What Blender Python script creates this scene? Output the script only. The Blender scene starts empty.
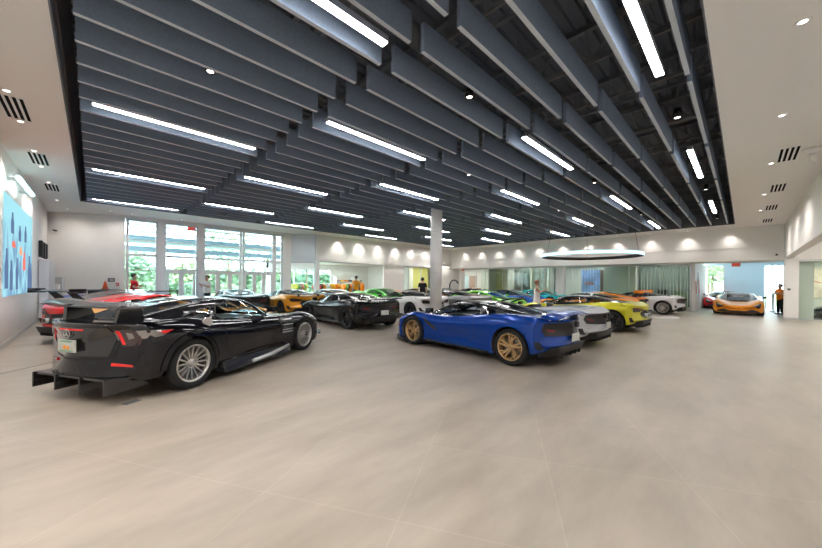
import bpy, bmesh, math, random
from mathutils import Vector, Matrix
from mathutils.bvhtree import BVHTree
S = bpy.context.scene
COL = S.collection
PI = math.pi
rnd = random.Random(7)

# ------------------------------------------------------------------ helpers
def V(*a): return Vector(a)

class MB:
    """collects shapes, linked as ONE mesh object by build()"""
    def __init__(s): s.bm = bmesh.new()
    def face(s, pts, mi=0, smooth=False):
        f = s.bm.faces.new([s.bm.verts.new(p) for p in pts]); f.material_index = mi; f.smooth = smooth
        return s
    def box(s, a, b, mi=0, M=None):
        x0, y0, z0 = a; x1, y1, z1 = b
        P = [Vector(p) for p in ((x0,y0,z0),(x1,y0,z0),(x1,y1,z0),(x0,y1,z0),(x0,y0,z1),(x1,y0,z1),(x1,y1,z1),(x0,y1,z1))]
        if M: P = [M @ p for p in P]
        v = [s.bm.verts.new(p) for p in P]
        for q in ((3,2,1,0),(4,5,6,7),(0,1,5,4),(1,2,6,5),(2,3,7,6),(3,0,4,7)):
            f = s.bm.faces.new([v[i] for i in q]); f.material_index = mi
        return s
    def cbox(s, c, d, mi=0, M=None):
        return s.box([c[i]-d[i]/2 for i in range(3)], [c[i]+d[i]/2 for i in range(3)], mi, M)
    def hexa(s, bot, top, mi=0):
        v = [s.bm.verts.new(p) for p in list(bot)+list(top)]
        for q in ((3,2,1,0),(4,5,6,7),(0,1,5,4),(1,2,6,5),(2,3,7,6),(3,0,4,7)):
            f = s.bm.faces.new([v[i] for i in q]); f.material_index = mi
        return s
    def tube(s, pts, r, n=8, mi=0, closed=False, smooth=True):
        pts = [Vector(p) for p in pts]; rs = r if isinstance(r, (list, tuple)) else [r]*len(pts)
        rings = []; m = len(pts)
        for i, p in enumerate(pts):
            if closed: t = pts[(i+1) % m]-pts[i-1]
            else: t = pts[min(i+1, m-1)]-pts[max(i-1, 0)]
            t.normalize()
            up = Vector((0,0,1)) if abs(t.z) < .9 else Vector((1,0,0))
            a = t.cross(up).normalized(); b = t.cross(a)
            rings.append([s.bm.verts.new(p+(a*math.cos(k*2*PI/n)+b*math.sin(k*2*PI/n))*rs[i]) for k in range(n)])
        for i in range(m if closed else m-1):
            A, B = rings[i], rings[(i+1) % m]
            for k in range(n):
                f = s.bm.faces.new((A[k], A[(k+1) % n], B[(k+1) % n], B[k])); f.smooth = smooth; f.material_index = mi
        if not closed:
            s.bm.faces.new(rings[0]).material_index = mi; s.bm.faces.new(rings[-1][::-1]).material_index = mi
        return s
    def lathe(s, prof, n=24, mi=0, M=None, smooth=True, close=False):
        """profile of (radius, height) round local z"""
        M = M or Matrix(); rings = []
        for r, h in prof:
            if r < 1e-5: rings.append([s.bm.verts.new(M @ Vector((0,0,h)))])
            else: rings.append([s.bm.verts.new(M @ Vector((r*math.cos(k*2*PI/n), r*math.sin(k*2*PI/n), h))) for k in range(n)])
        pairs = list(zip(rings, rings[1:]))
        if close: pairs.append((rings[-1], rings[0]))
        for A, B in pairs:
            for k in range(n):
                k2 = (k+1) % n
                if len(A) == 1 and len(B) == 1: continue
                if len(A) == 1: q = (A[0], B[k], B[k2])
                elif len(B) == 1: q = (A[k], A[k2], B[0])
                else: q = (A[k], A[k2], B[k2], B[k])
                f = s.bm.faces.new(q); f.smooth = smooth; f.material_index = mi
        return s
    def prism(s, poly, fn, d0, d1, mi=0):
        """polygon of 2-d points, fn(a,b,d) -> 3-d, between depths d0 and d1"""
        A = [s.bm.verts.new(fn(a, b, d0)) for a, b in poly]; B = [s.bm.verts.new(fn(a, b, d1)) for a, b in poly]
        s.bm.faces.new(A).material_index = mi; s.bm.faces.new(B[::-1]).material_index = mi
        n = len(A)
        for i in range(n):
            s.bm.faces.new((A[i], B[i], B[(i+1) % n], A[(i+1) % n])).material_index = mi
        return s
    def grid(s, rows, mi=0, smooth=True, wrap=False):
        R = [[s.bm.verts.new(p) for p in r] for r in rows]
        for A, B in zip(R, R[1:]):
            n = len(A)
            for k in range(n if wrap else n-1):
                f = s.bm.faces.new((A[k], A[(k+1) % n], B[(k+1) % n], B[k])); f.smooth = smooth; f.material_index = mi
        return R
    def sphere(s, c, r, n=12, mi=0, sc=(1,1,1)):
        c = Vector(c)
        prof = [(r*math.sin(t*PI/(n//2)), -r*math.cos(t*PI/(n//2))) for t in range(n//2+1)]
        prof[0] = (0, -r); prof[-1] = (0, r)
        return s.lathe(prof, n, mi, Matrix.Translation(c) @ Matrix.Diagonal((sc[0], sc[1], sc[2], 1)))
    def mesh(s, name, m, fix=True):
        if fix: bmesh.ops.recalc_face_normals(s.bm, faces=s.bm.faces)
        me = bpy.data.meshes.new(name); s.bm.to_mesh(me); s.bm.free()
        for k in (m if isinstance(m, (list, tuple)) else [m]): me.materials.append(k)
        return me
    def build(s, name, m, parent=None, fix=True):
        o = bpy.data.objects.new(name, s.mesh(name, m, fix)); COL.objects.link(o)
        if parent: o.parent = parent
        return o

def bevel(o, w, seg=2):
    b = o.modifiers.new('bevel', 'BEVEL'); b.width = w; b.segments = seg; b.limit_method = 'ANGLE'
    return o
def tag(o, label, cat, group=None, kind=None):
    o['label'] = label; o['category'] = cat
    if group: o['group'] = group
    if kind: o['kind'] = kind
    return o
def thing(name, label, cat, loc=(0,0,0), rz=0, group=None):
    o = bpy.data.objects.new(name, None); COL.objects.link(o)
    o.location = loc; o.rotation_euler = (0, 0, rz); o.empty_display_size = .1
    return tag(o, label, cat, group)
def struct(name, mb, m, label=None, fix=True):
    o = mb.build(name, m, None, fix); o['kind'] = 'structure'
    if label: o['label'] = label
    return o
def copy_tree(o, parent=None):
    c = o.copy(); COL.objects.link(c)
    if parent: c.parent = parent
    for ch in list(o.children): copy_tree(ch, c)
    return c
ORD = 'first second third fourth fifth sixth seventh eighth ninth tenth eleventh twelfth thirteenth fourteenth fifteenth sixteenth seventeenth eighteenth nineteenth twentieth'.split()
def ordn(i):
    if i < 20: return ORD[i]
    if i < 29: return 'twenty-' + ORD[i-20]
    return 'thirtieth' if i == 29 else 'thirty-' + ORD[i-30]

# ------------------------------------------------------------------ materials
def principled(name, col, rough=.5, metal=0., coat=0., spec=.5, emis=None, estr=0., alpha=1.):
    m = bpy.data.materials.new(name); m.use_nodes = True
    b = m.node_tree.nodes['Principled BSDF']
    b.inputs['Base Color'].default_value = (*col, 1); b.inputs['Roughness'].default_value = rough
    b.inputs['Metallic'].default_value = metal; b.inputs['Coat Weight'].default_value = coat
    b.inputs['Coat Roughness'].default_value = .03
    b.inputs['Specular IOR Level'].default_value = spec
    if emis: b.inputs['Emission Color'].default_value = (*emis, 1); b.inputs['Emission Strength'].default_value = estr
    return m
def noisy(m, scale, amount, detail=4, coords='Object', stretch=(1,1,1), rough_amt=0.):
    """break a principled colour up with procedural noise"""
    nt = m.node_tree; b = nt.nodes['Principled BSDF']; c = list(b.inputs['Base Color'].default_value)
    tc = nt.nodes.new('ShaderNodeTexCoord'); mp = nt.nodes.new('ShaderNodeMapping'); mp.inputs['Scale'].default_value = stretch
    nz = nt.nodes.new('ShaderNodeTexNoise'); nz.inputs['Scale'].default_value = scale; nz.inputs['Detail'].default_value = detail
    rp = nt.nodes.new('ShaderNodeValToRGB')
    rp.color_ramp.elements[0].position = .3; rp.color_ramp.elements[1].position = .7
    rp.color_ramp.elements[0].color = [max(0, x*(1-amount)) for x in c[:3]]+[1]
    rp.color_ramp.elements[1].color = [min(1, x*(1+amount)) for x in c[:3]]+[1]
    L = nt.links
    L.new(tc.outputs[coords], mp.inputs[0]); L.new(mp.outputs[0], nz.inputs['Vector']); L.new(nz.outputs['Fac'], rp.inputs[0]); L.new(rp.outputs[0], b.inputs['Base Color'])
    return m
def emitter(name, col, strength):
    m = bpy.data.materials.new(name); m.use_nodes = True; nt = m.node_tree; nt.nodes.clear()
    e = nt.nodes.new('ShaderNodeEmission'); e.inputs[0].default_value = (*col, 1); e.inputs[1].default_value = strength
    o = nt.nodes.new('ShaderNodeOutputMaterial'); nt.links.new(e.outputs[0], o.inputs[0])
    return m
def glass(name, tint, refl=1.45, rough=.0):
    """thin pane: tinted see-through plus mirror reflection by Fresnel"""
    m = bpy.data.materials.new(name); m.use_nodes = True; nt = m.node_tree; nt.nodes.clear()
    t = nt.nodes.new('ShaderNodeBsdfTransparent'); t.inputs[0].default_value = (*tint, 1)
    g = nt.nodes.new('ShaderNodeBsdfGlossy'); g.inputs['Roughness'].default_value = rough
    lw = nt.nodes.new('ShaderNodeLayerWeight'); lw.inputs[0].default_value = .5     # facing = 1-|cos|, the same from both sides
    pw = nt.nodes.new('ShaderNodeMath'); pw.operation = 'POWER'; pw.inputs[1].default_value = 5.
    f = nt.nodes.new('ShaderNodeMath'); f.operation = 'MULTIPLY_ADD'; r0 = ((refl-1)/(refl+1))**2; f.inputs[1].default_value = 1-r0; f.inputs[2].default_value = r0
    nt.links.new(lw.outputs['Facing'], pw.inputs[0]); nt.links.new(pw.outputs[0], f.inputs[0])
    mx = nt.nodes.new('ShaderNodeMixShader'); o = nt.nodes.new('ShaderNodeOutputMaterial')
    nt.links.new(f.outputs[0], mx.inputs[0]); nt.links.new(t.outputs[0], mx.inputs[1]); nt.links.new(g.outputs[0], mx.inputs[2]); nt.links.new(mx.outputs[0], o.inputs[0])
    return m

WALL = noisy(principled('white_plaster', (.84,.82,.795), .6), 3, .015)
CEIL = principled('ceiling_paint', (.88,.86,.835), .7)
TRIMW = principled('white_paint', (.86,.85,.84), .4)
FELT = noisy(principled('grey_felt', (.205,.26,.345), .95, spec=.15), 60, .12)
FELT_HIGHLIGHT = principled('felt_edge_highlight', (.56,.61,.67), .95, spec=.1)  # highlight along the baffles' bottom edges, put into a lighter felt colour
DARKROOF = principled('dark_roof_paint', (.13,.145,.17), .75, spec=.25)
DARKSTEEL = principled('dark_steel', (.14,.15,.165), .6)
STRUT = principled('galvanised_strut', (.18,.18,.18), .45, .4)
LED = emitter('led_strip', (1.0,.98,.965), 46.)
BULB = emitter('downlight_bulb', (1.0,.93,.85), 9.)
ALU = principled('anodised_aluminium', (.62,.64,.66), .35, .6)
BLACKP = principled('black_plastic', (.012,.012,.013), .35)
RUBBER = principled('tyre_rubber', (.018,.018,.019), .8, spec=.3)
CARBON = noisy(principled('carbon_fibre', (.016,.016,.018), .25, coat=.6), 90, .4)
CHROME = principled('chrome', (.8,.8,.8), .1, 1.)
CAR_GLASS = glass('car_glass', (.66,.72,.73), 1.5)
SMOKE_GLASS = glass('smoked_car_glass', (.28,.30,.31), 1.5)
WIN_GLASS = glass('window_glass', (.90,.96,.97), 1.35)
GREEN_GLASS = glass('partition_glass', (.90,.95,.92), 1.35)
INTERIOR = principled('dark_leather', (.045,.044,.043), .55)
TAILRED = principled('red_lens', (.55,.01,.012), .15, coat=.6, emis=(1,.02,.02), estr=.15)
LAMPCLR = principled('clear_lens', (.75,.76,.78), .08, .3, coat=1.)
REFLRED = principled('red_reflector', (.62,.02,.015), .2, coat=.6)
AMBER = principled('amber_lens', (.8,.16,.03), .2, coat=.5)
DISC = principled('brake_disc', (.30,.29,.28), .35, .9)
PLATEW = principled('plate_white', (.52,.53,.50), .4)
def paint(name, c, metal=.25, rough=.28): return principled(name, c, rough, metal, coat=.4, spec=.3)

def floor_material():
    m = principled('porcelain_tile', (.5,.44,.38), .42, spec=.45); nt = m.node_tree; b = nt.nodes['Principled BSDF']; L = nt.links
    tc = nt.nodes.new('ShaderNodeTexCoord')
    mp = nt.nodes.new('ShaderNodeMapping'); mp.inputs['Rotation'].default_value = (0,0,math.radians(-30)); mp.inputs['Location'].default_value = (-.99,-.635,0)
    L.new(tc.outputs['Object'], mp.inputs[0])
    br = nt.nodes.new('ShaderNodeTexBrick'); br.inputs['Scale'].default_value = 1.; br.offset = 0.; br.squash = 1
    for k, v in (('Brick Width', 1.02), ('Row Height', 1.02), ('Mortar Size', .005), ('Mortar Smooth', .3), ('Bias', 0)): br.inputs[k].default_value = v
    br.inputs['Color1'].default_value = (.385,.336,.283,1); br.inputs['Color2'].default_value = (.37,.324,.273,1); br.inputs['Mortar'].default_value = (.425,.37,.315,1)
    L.new(mp.outputs[0], br.inputs['Vector'])
    mp2 = nt.nodes.new('ShaderNodeMapping'); mp2.inputs['Scale'].default_value = (.55,1.7,1); mp2.inputs['Rotation'].default_value = (0,0,math.radians(-38))
    L.new(tc.outputs['Object'], mp2.inputs[0])
    n1 = nt.nodes.new('ShaderNodeTexNoise'); n1.inputs['Scale'].default_value = 1.1; n1.inputs['Detail'].default_value = 7; n1.inputs['Roughness'].default_value = .62
    L.new(mp2.outputs[0], n1.inputs['Vector'])
    r1 = nt.nodes.new('ShaderNodeValToRGB'); r1.color_ramp.elements[0].position = .3; r1.color_ramp.elements[1].position = .72
    r1.color_ramp.elements[0].color = (.76,.75,.74,1); r1.color_ramp.elements[1].color = (1.15,1.15,1.15,1)
    L.new(n1.outputs['Fac'], r1.inputs[0])
    mx = nt.nodes.new('ShaderNodeMix'); mx.data_type = 'RGBA'; mx.blend_type = 'MULTIPLY'; mx.inputs[0].default_value = 1
    L.new(br.outputs['Color'], mx.inputs[6]); L.new(r1.outputs[0], mx.inputs[7]); L.new(mx.outputs[2], b.inputs['Base Color'])
    mr = nt.nodes.new('ShaderNodeMapRange'); mr.inputs[3].default_value = .30; mr.inputs[4].default_value = .46
    L.new(n1.outputs['Fac'], mr.inputs[0]); L.new(mr.outputs[0], b.inputs['Roughness'])
    return m
FLOOR = floor_material()

# ------------------------------------------------------------------ camera
HC = 4.37            # ceiling height
cam = bpy.data.cameras.new('camera'); camo = bpy.data.objects.new('camera', cam); COL.objects.link(camo)
F = 325.6
cam.sensor_fit = 'HORIZONTAL'; cam.sensor_width = 36; cam.lens = F/822*36; cam.shift_y = (281.6-274)/822; cam.shift_x = 0; cam.clip_start = .05; cam.clip_end = 300
AA = math.radians(45.64)
fwd = Vector((math.cos(AA), math.sin(AA), 0)); ro = math.radians(.59)
right0 = Vector((math.sin(AA), -math.cos(AA), 0)); up0 = Vector((0,0,1))
right = right0*math.cos(ro)+up0*math.sin(ro); up = up0*math.cos(ro)-right0*math.sin(ro)
camo.matrix_world = Matrix.Translation((0,0,1.55)) @ Matrix((right, up, -fwd)).transposed().to_4x4()
S.camera = camo

# ------------------------------------------------------------------ room shell
X0, X1, Y0, Y1 = -1.4, 22.8, -1.3, 19.3     # showroom
OX0, OX1, OY0, OY1 = -.34, 21.25, .31, 17.0  # opening in the ceiling
struct('floor', MB().box((-8,-8,-.3), (36,25.2,0)), FLOOR)
c = MB()
c.box((X0-.3,Y0-3.3,HC), (OX0,Y1+1.9,HC+.25)); c.box((OX1,Y0-3.3,HC), (X1+2.2,Y1+.3,HC+.25))
c.box((OX0,Y0-3.3,HC), (OX1,OY0,HC+.25)); c.box((OX0,OY1,HC), (OX1,Y1+1.9,HC+.25))
struct('ceiling', c, CEIL)
t = MB()
for a, b in (((OX0,OY0,HC+.25),(OX0+.03,OY1,HC+2.2)),((OX1-.03,OY0,HC+.25),(OX1,OY1,HC+2.2)),((OX0,OY0,HC+.25),(OX1,OY0+.03,HC+2.2)),((OX0,OY1-.03,HC+.25),(OX1,OY1,HC+2.2))): t.box(a, b)
for a, b in (((OX0-.005,OY0,HC-.02),(OX0+.012,OY1,HC+.25)),((OX1-.012,OY0,HC-.003),(OX1+.005,OY1,HC+.25)),((OX0,OY0-.005,HC-.003),(OX1,OY0+.012,HC+.25)),((OX0,OY1-.012,HC-.003),(OX1,OY1+.005,HC+.25))): t.box(a, b)
struct('trim_1', t, DARKROOF)
# ribbed roof deck over the opening
d = MB(); prof = []; y = OY0; k = 0
while y < OY1:
    for dy, dz in ((0,0),(.10,0),(.125,.05),(.225,.05)): prof.append((y+dy, HC+2.0+dz))
    y += .25
d.grid([[(OX0, a, b) for a, b in prof], [(OX1, a, b) for a, b in prof]], smooth=False)
struct('ceiling_deck', d, DARKROOF)
# walls
struct('wall_left', MB().box((X0-.25,Y0-.25,0), (X0,21.1,HC+.25)), WALL)
struct('wall_near', MB().box((X0,Y0-.25,0), (10.5,Y0,HC)), WALL)
# pale end wall beside the big windows (set slightly askew)
struct('wall_end', MB().hexa([(X0,20.85,0),(1.02,19.34,0),(1.02,19.55,0),(X0,21.1,0)], [(X0,20.85,HC),(1.02,19.34,HC),(1.02,19.55,HC),(X0,21.1,HC)]), WALL)
# fascia over the glass offices (right), stepped
f = MB(); f.box((X1,Y0-.3,3.36), (X1+2.1,Y1+.2,HC)); f.box((X1+.03,Y0-.3,2.74), (X1+2.1,Y1+.2,3.36))
struct('wall_right', f, WALL)
f = MB(); f.box((10.5,Y0-.25,2.82), (X1,Y0,HC)); f.box((X1,-4.3,2.72), (X1+.3,Y0-.3,HC))
struct('wall_side', f, WALL)
f = MB(); f.box((10.25,-4.3,0), (10.5,Y0-.25,HC)); f.box((10.25,-4.5,0), (X1+.3,-4.3,HC)); f.box((X1,-7.6,0), (28.7,-7.4,3)); f.box((X1,-7.4,0), (X1+.2,-4.5,3))
struct('wall_alcove', f, WALL)
# corner pillar between alcove glass and gallery doorway
f = MB(); f.box((X1,-1.74,0), (X1+.45,-1.3,2.74)); bevel(struct('trim_2', f, WALL, 'white square corner pillar by the gallery doorway'), .01)
struct('wall_pillar_side', MB().box((23.18,-2.2,0), (23.4,-1.7,2.95)), WALL)
# reveal wall of the gallery doorway
struct('wall_reveal', MB().box((24.5,1.95,0), (33.2,2.12,2.9)), WALL)
# square pillar standing proud of the glass offices
bevel(struct('trim_3', MB().box((23.85,8.95,0), (24.35,9.5,2.76)), TRIMW, 'white square pillar in front of the glass offices'), .01)
bevel(struct('trim_4', MB().box((24.0,18.0,0), (24.5,18.27,2.76)), TRIMW), .01)
# soffit over the shop (far left-centre)
f = MB(); f.box((9.78,18.22,2.76), (X1,18.55,HC)); f.box((9.78,18.55,2.9), (X1+2.0,25.4,3.1))
struct('wall_soffit', f, WALL)
bevel(struct('trim_5', MB().box((9.68,18.16,0), (9.94,18.42,2.78)), TRIMW, 'slim white post at the corner of the shop front'), .008)
# shop behind the soffit
struct('wall_shop', MB().box((14.6,24.6,0), (24.8,24.8,2.95)).box((9.2,24.6,0), (9.6,24.8,2.95)).box((9.2,24.6,2.45), (14.6,24.8,2.95)).box((9.2,24.6,0), (14.6,24.8,.5)), WALL)
struct('wall_shop_return', MB().box((18.4,19.2,0), (18.55,24.6,2.95)), WALL)
struct('wall_shop_end', MB().box((24.6,18.2,0), (24.8,24.8,2.95)), WALL)
# gallery room behind the right doorway
f = MB(); f.box((33,-1.0,0), (33.2,1.0,3.3)); f.box((33,1.0,0), (33.2,2.12,.55)); f.box((33,1.0,2.95), (33.2,2.12,3.3)); f.box((23.25,-2.12,0), (33.2,-2.0,3.3)); f.box((33,-2.1,2.9), (33.2,-1.0,3.3))
struct('wall_gallery', f, principled('pale_blue_white', (.60,.80,.90), .5))
struct('ceiling_gallery', MB().box((24.9,-2.1,3.3), (33.2,2.2,3.45)), CEIL)
# rooms behind the office glass: back wall, cross walls, ceiling
OFF = principled('office_wall', (.62,.66,.62), .6)
f = MB(); f.box((28.5,2.12,0), (28.7,22,3)); f.box((24.8,21.8,0), (28.5,22,3))
for yy in (5.4, 10.6, 14.2, 16.0): f.box((25.4,yy-.06,0), (28.5,yy+.06,3))
struct('wall_offices', f, OFF)
struct('wall_office_yellow', MB().box((26.6,14.3,0), (26.7,15.94,2.9)), principled('yellow_wall', (.66,.62,.30), .6))
struct('wall_office_pale', MB().box((26.0,6.5,0), (26.1,7.0,2.9)).box((26.0,11.0,0), (26.1,12.3,2.9)).box((25.6,5.0,0), (25.7,6.4,2.9)), principled('pale_green_wall', (.63,.70,.62), .6))
struct('ceiling_offices', MB().box((24.9,2.12,2.95), (28.7,22,3.1)), CEIL)
# alcove room behind the side glass
struct('wall_alcove_room', MB().box((28.5,-7.4,0), (28.7,-2.12,3)).box((23.1,-7.4,2.95), (28.7,-2.12,3.05)), principled('pale_grey_green', (.66,.70,.63), .6))

f = MB(); f.box((15.1,18.28,0), (17.1,18.42,2.76)); f.box((17.1,18.3,2.68), (22.8,18.4,2.76)); f.box((18.8,20.6,0), (20.4,20.75,2.9)); f.box((21.0,18.28,0), (24.46,18.42,2.75))
struct('wall_shop_front', f, WALL)
o = struct('window_13', MB().box((17.1,18.3,0), (21.0,18.36,.06)).box((19.0,18.3,.06), (19.04,18.36,2.68)), ALU); MB().box((17.12,18.33,.06), (21.0,18.345,2.68)).build('pane', GREEN_GLASS, o)
struct('wall_shop_yellow_light', MB().box((19.6,20.8,0), (22.6,20.9,2.9)), principled('yellow_light_colour', (.66,.62,.22), .6))  # panel behind the shop glass, yellow light put into its colour
struct('wall_alcove_face', MB().box((23.25,-2.2,0), (28.5,-2.13,2.95)), WALL)
struct('floor_alcove', MB().box((22.95,-7.4,-.01), (28.5,-2.2,.006)), principled('dark_carpet', (.10,.10,.10), .9))
# baseboards
struct('baseboard_left', MB().box((X0,Y0,0), (X0+.015,20.8,.1)), ALU)
struct('baseboard_pillar', MB().box((X1-.012,-1.75,0), (X1+.46,-1.29,.09)), ALU)
struct('baseboard_reveal', MB().box((24.49,1.935,0), (33,1.95,.1)), TRIMW)

# ------------------------------------------------------------------ big windows (wall facing the garden)
FR = principled('window_frame_white', (.78,.79,.80), .4, .2)
def window(name, x0, x1, rows, verts, door=False):
    m = MB(); y = Y1
    for xx in verts: m.box((xx-.05,y-.07,0), (xx+.05,y+.07,4.2))
    for z, h in rows: m.box((x0,y-.06,z-h/2), (x1,y+.06,z+h/2))
    o = struct(name, m, FR)
    g = MB().box((x0,y-.008,.02), (x1,y+.008,4.18)); g.build('pane', WIN_GLASS, o)
    return o
ROWS = [(.04,.08),(1.98,.09),(2.63,.11),(3.3,.05),(3.72,.05),(4.02,.05),(4.2,.08)]
window('window_1', 1.05, 2.2, ROWS[:1]+ROWS[2:]+[(1.95,.04)], (1.1, 2.15))
window('window_2', 2.4, 3.8, ROWS, (2.44, 3.76))
window('window_3', 4.0, 5.85, ROWS, (4.04, 5.78))
window('window_4', 5.85, 7.6, ROWS, (5.93, 7.54))
window('window_5', 7.6, 8.1, ROWS, (7.65, 8.05))
f = MB()
for xx, w in ((2.3,.22),(3.9,.22)): f.box((xx-w/2,Y1-.14,0), (xx+w/2,Y1+.14,4.24))
f.box((8.1,Y1-.2,0), (8.55,Y1+.2,HC)); f.box((1.0,Y1-.12,4.24), (9.5,Y1+.15,HC))
struct('wall_window', f, TRIMW)
# entrance doors under the transoms
def doors(name, xs, label):
    for i, (a, b) in enumerate(zip(xs, xs[1:])):
        m = MB(); y = Y1-.02
        for xx in (a+.05, b-.05): m.box((xx-.049,y-.035,.02), (xx+.049,y+.035,1.935))
        m.box((a+.1,y-.03,.03), (b-.1,y+.03,.22)); m.box((a+.1,y-.03,1.82), (b-.1,y+.03,1.93))
        o = struct('door_%d' % (name+i), m, FR)
        MB().tube([(b-.11 if i % 2 == 0 else a+.11, y-.09, .85),(b-.11 if i % 2 == 0 else a+.11, y-.09, 1.2)], .013).build('door_handle', CHROME, o)
doors(1, (2.52,3.1,3.68), '')
doors(3, (4.1,4.68,5.26,5.8), '')
doors(6, (5.98,6.5,7.02,7.52), '')
# glazed corner between the window wall and the shop
f = MB(); f.hexa([(8.55,Y1-.05,2.7),(9.66,18.3,2.7),(9.8,18.35,2.7),(8.75,Y1,2.7)], [(8.55,Y1-.05,HC),(9.66,18.3,HC),(9.8,18.35,HC),(8.75,Y1,HC)])
struct('wall_corner', f, principled('window_tinted_white', (.72,.80,.85), .45))  # white panel with the window light's blue tint in its colour
o = struct('window_6', MB().hexa([(8.55,Y1-.05,2.6),(9.66,18.3,2.6),(9.78,18.35,2.6),(8.7,Y1,2.6)], [(8.55,Y1-.05,2.7),(9.66,18.3,2.7),(9.78,18.35,2.7),(8.7,Y1,2.7)]), ALU)
MB().hexa([(8.62,Y1-.05,0),(9.68,18.3,0),(9.70,18.3,0),(8.64,Y1-.05,0)], [(8.62,Y1-.05,2.6),(9.68,18.3,2.6),(9.70,18.3,2.6),(8.64,Y1-.05,2.6)]).build('pane', WIN_GLASS, o)
# shop front glass
o = struct('window_7', MB().box((9.94,18.3,2.7), (22.8,18.4,2.78)).box((9.94,18.3,0), (15.05,18.36,.06)), ALU)
MB().box((9.98,18.33,.06), (15.05,18.345,2.7)).build('pane', GREEN_GLASS, o)
# shop window to the garden
m = MB()
for xx in (9.65,11.3,13.0,14.55): m.box((xx-.04,24.62,.5), (xx+.04,24.78,2.45))
m.box((9.6,24.62,.5), (14.6,24.78,.56)); m.box((9.6,24.62,2.4), (14.6,24.78,2.46))
o = struct('window_8', m, FR); MB().box((9.65,24.69,.5), (14.55,24.71,2.45)).build('pane', WIN_GLASS, o)
# office glass wall (right)
m = MB(); m.box((24.46,2.12,2.68), (24.54,18.27,2.76)); m.box((24.46,2.12,0), (24.54,18.27,.07)); m.box((24.46,2.08,0), (24.54,2.16,2.76))
o = struct('window_9', m, ALU)
MB().box((24.49,2.16,.07), (24.505,16.2,2.68)).build('pane', GREEN_GLASS, o)
m = MB()
for yy in (4.7,7.0,10.6,12.4,14.1,15.8): m.box((24.48,yy-.012,.07), (24.52,yy+.012,2.68))
m.build('glazing_bead', ALU, o)
# alcove glass (far right)
m = MB(); m.box((X1+.05,-4.28,2.64), (X1+.13,-1.74,2.72)); m.box((X1+.05,-4.3,0), (X1+.13,-1.74,.05))
o = struct('window_10', m, ALU); MB().box((X1+.08,-4.3,.05), (X1+.095,-1.74,2.64)).build('pane', GREEN_GLASS, o)
# gallery window with the trees outside, and the bright strip window beside it
m = MB(); m.box((33,1.0,.55), (33.15,1.06,2.95)); m.box((33,2.06,.55), (33.15,2.12,2.95)); m.box((33,1.0,.55), (33.15,2.12,.6))
o = struct('window_11', m, FR); MB().box((33.08,1.05,.58), (33.1,2.08,2.95)).build('pane', WIN_GLASS, o)
m = MB()
for yy in (-1.05,-1.35,-1.65,-1.95): m.box((33,yy-.03,0), (33.15,yy+.03,2.9))
o = struct('window_12', m, FR); MB().box((33.08,-1.95,.02), (33.1,-1.05,2.9)).build('pane', WIN_GLASS, o)
SKY = 9.0; EXPO = .1
# ------------------------------------------------------------------ ceiling: baffles, strip lights, downlights
BL, BG = 2.83, .21
NROW, NCOL = 30, 7
RY = [.55+.5575*j for j in range(NROW)]
CX = [-.17+i*(BL+BG) for i in range(NCOL)]
lit = {}
for j8 in range(8):                      # strip lights sit midway between two rows
    for i in range(NCOL):
        if (i+j8) % 2 == (1 if True else 0): lit.setdefault(j8, []).append(i)
bm0 = MB().box((0,-.027,0), (BL,.027,.36))
for f in bm0.bm.faces:
    if f.calc_center_median().z < .01: f.material_index = 1
baf = bm0.build('acoustic_baffle', [FELT, FELT_HIGHLIGHT])
MB().tube([(.5,0,.36),(.5,0,1.55)], .006, 6).build('hanger_wire', DARKSTEEL, baf)
MB().tube([(BL-.5,0,.36),(BL-.5,0,1.55)], .006, 6).build('hanger_wire', DARKSTEEL, baf)
first = True
for j, yy in enumerate(RY):
    for i, xx in enumerate(CX):
        if i == 3 and abs(yy-8.5) < .3 and False: continue
        o = baf if first else copy_tree(baf); first = False
        o.location = (xx, yy, HC)
        tag(o, 'grey felt ceiling baffle, %s from the far end of the %s row from the right' % (ordn(NCOL-1-i), ordn(j)), 'ceiling baffle', 'acoustic baffles hanging in the ceiling opening')
sl = MB().box((0,-.052,.03), (2.55,.052,.11)).build('strip_light', ALU)
MB().box((.01,-.046,.022), (2.54,.046,.03)).build('diffuser', LED, sl)
first = True
for j8, cells in lit.items():
    n = 0
    for i in cells:
        o = sl if first else copy_tree(sl); first = False
        o.location = (CX[i]+.14, .83+2.227*j8, HC+.02)
        tag(o, 'white LED strip light, %s from far end of %s lit row from the right' % (ordn(len(cells)-1-n), ordn(j8)), 'strip light', 'LED strip lights between the baffles'); n += 1
# dark can downlights in the other cells
dl = MB().lathe([(.0,.16),(.062,.16),(.065,.0),(.055,.0),(.05,.04),(0,.04)], 16).build('can_downlight', BLACKP)
MB().lathe([(0,.03),(.045,.03),(.04,.012),(0,.006)], 16).build('bulb', BULB, dl)
MB().tube([(0,0,.16),(0,0,1.7)], .01, 6).build('stem', DARKSTEEL, dl)
first = True
for j8 in range(8):
    n = 0
    for i in range(NCOL):
        if i in lit[j8]: continue
        o = dl if first else copy_tree(dl); first = False
        o.location = (CX[i]+1.32, .83+2.19*j8, HC+.06)
        tag(o, 'small black can downlight, %s from far end of %s row from the right' % (ordn(NCOL-len(lit[j8])-1-n), ordn(j8)), 'downlight', 'can downlights between the baffles'); n += 1
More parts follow.
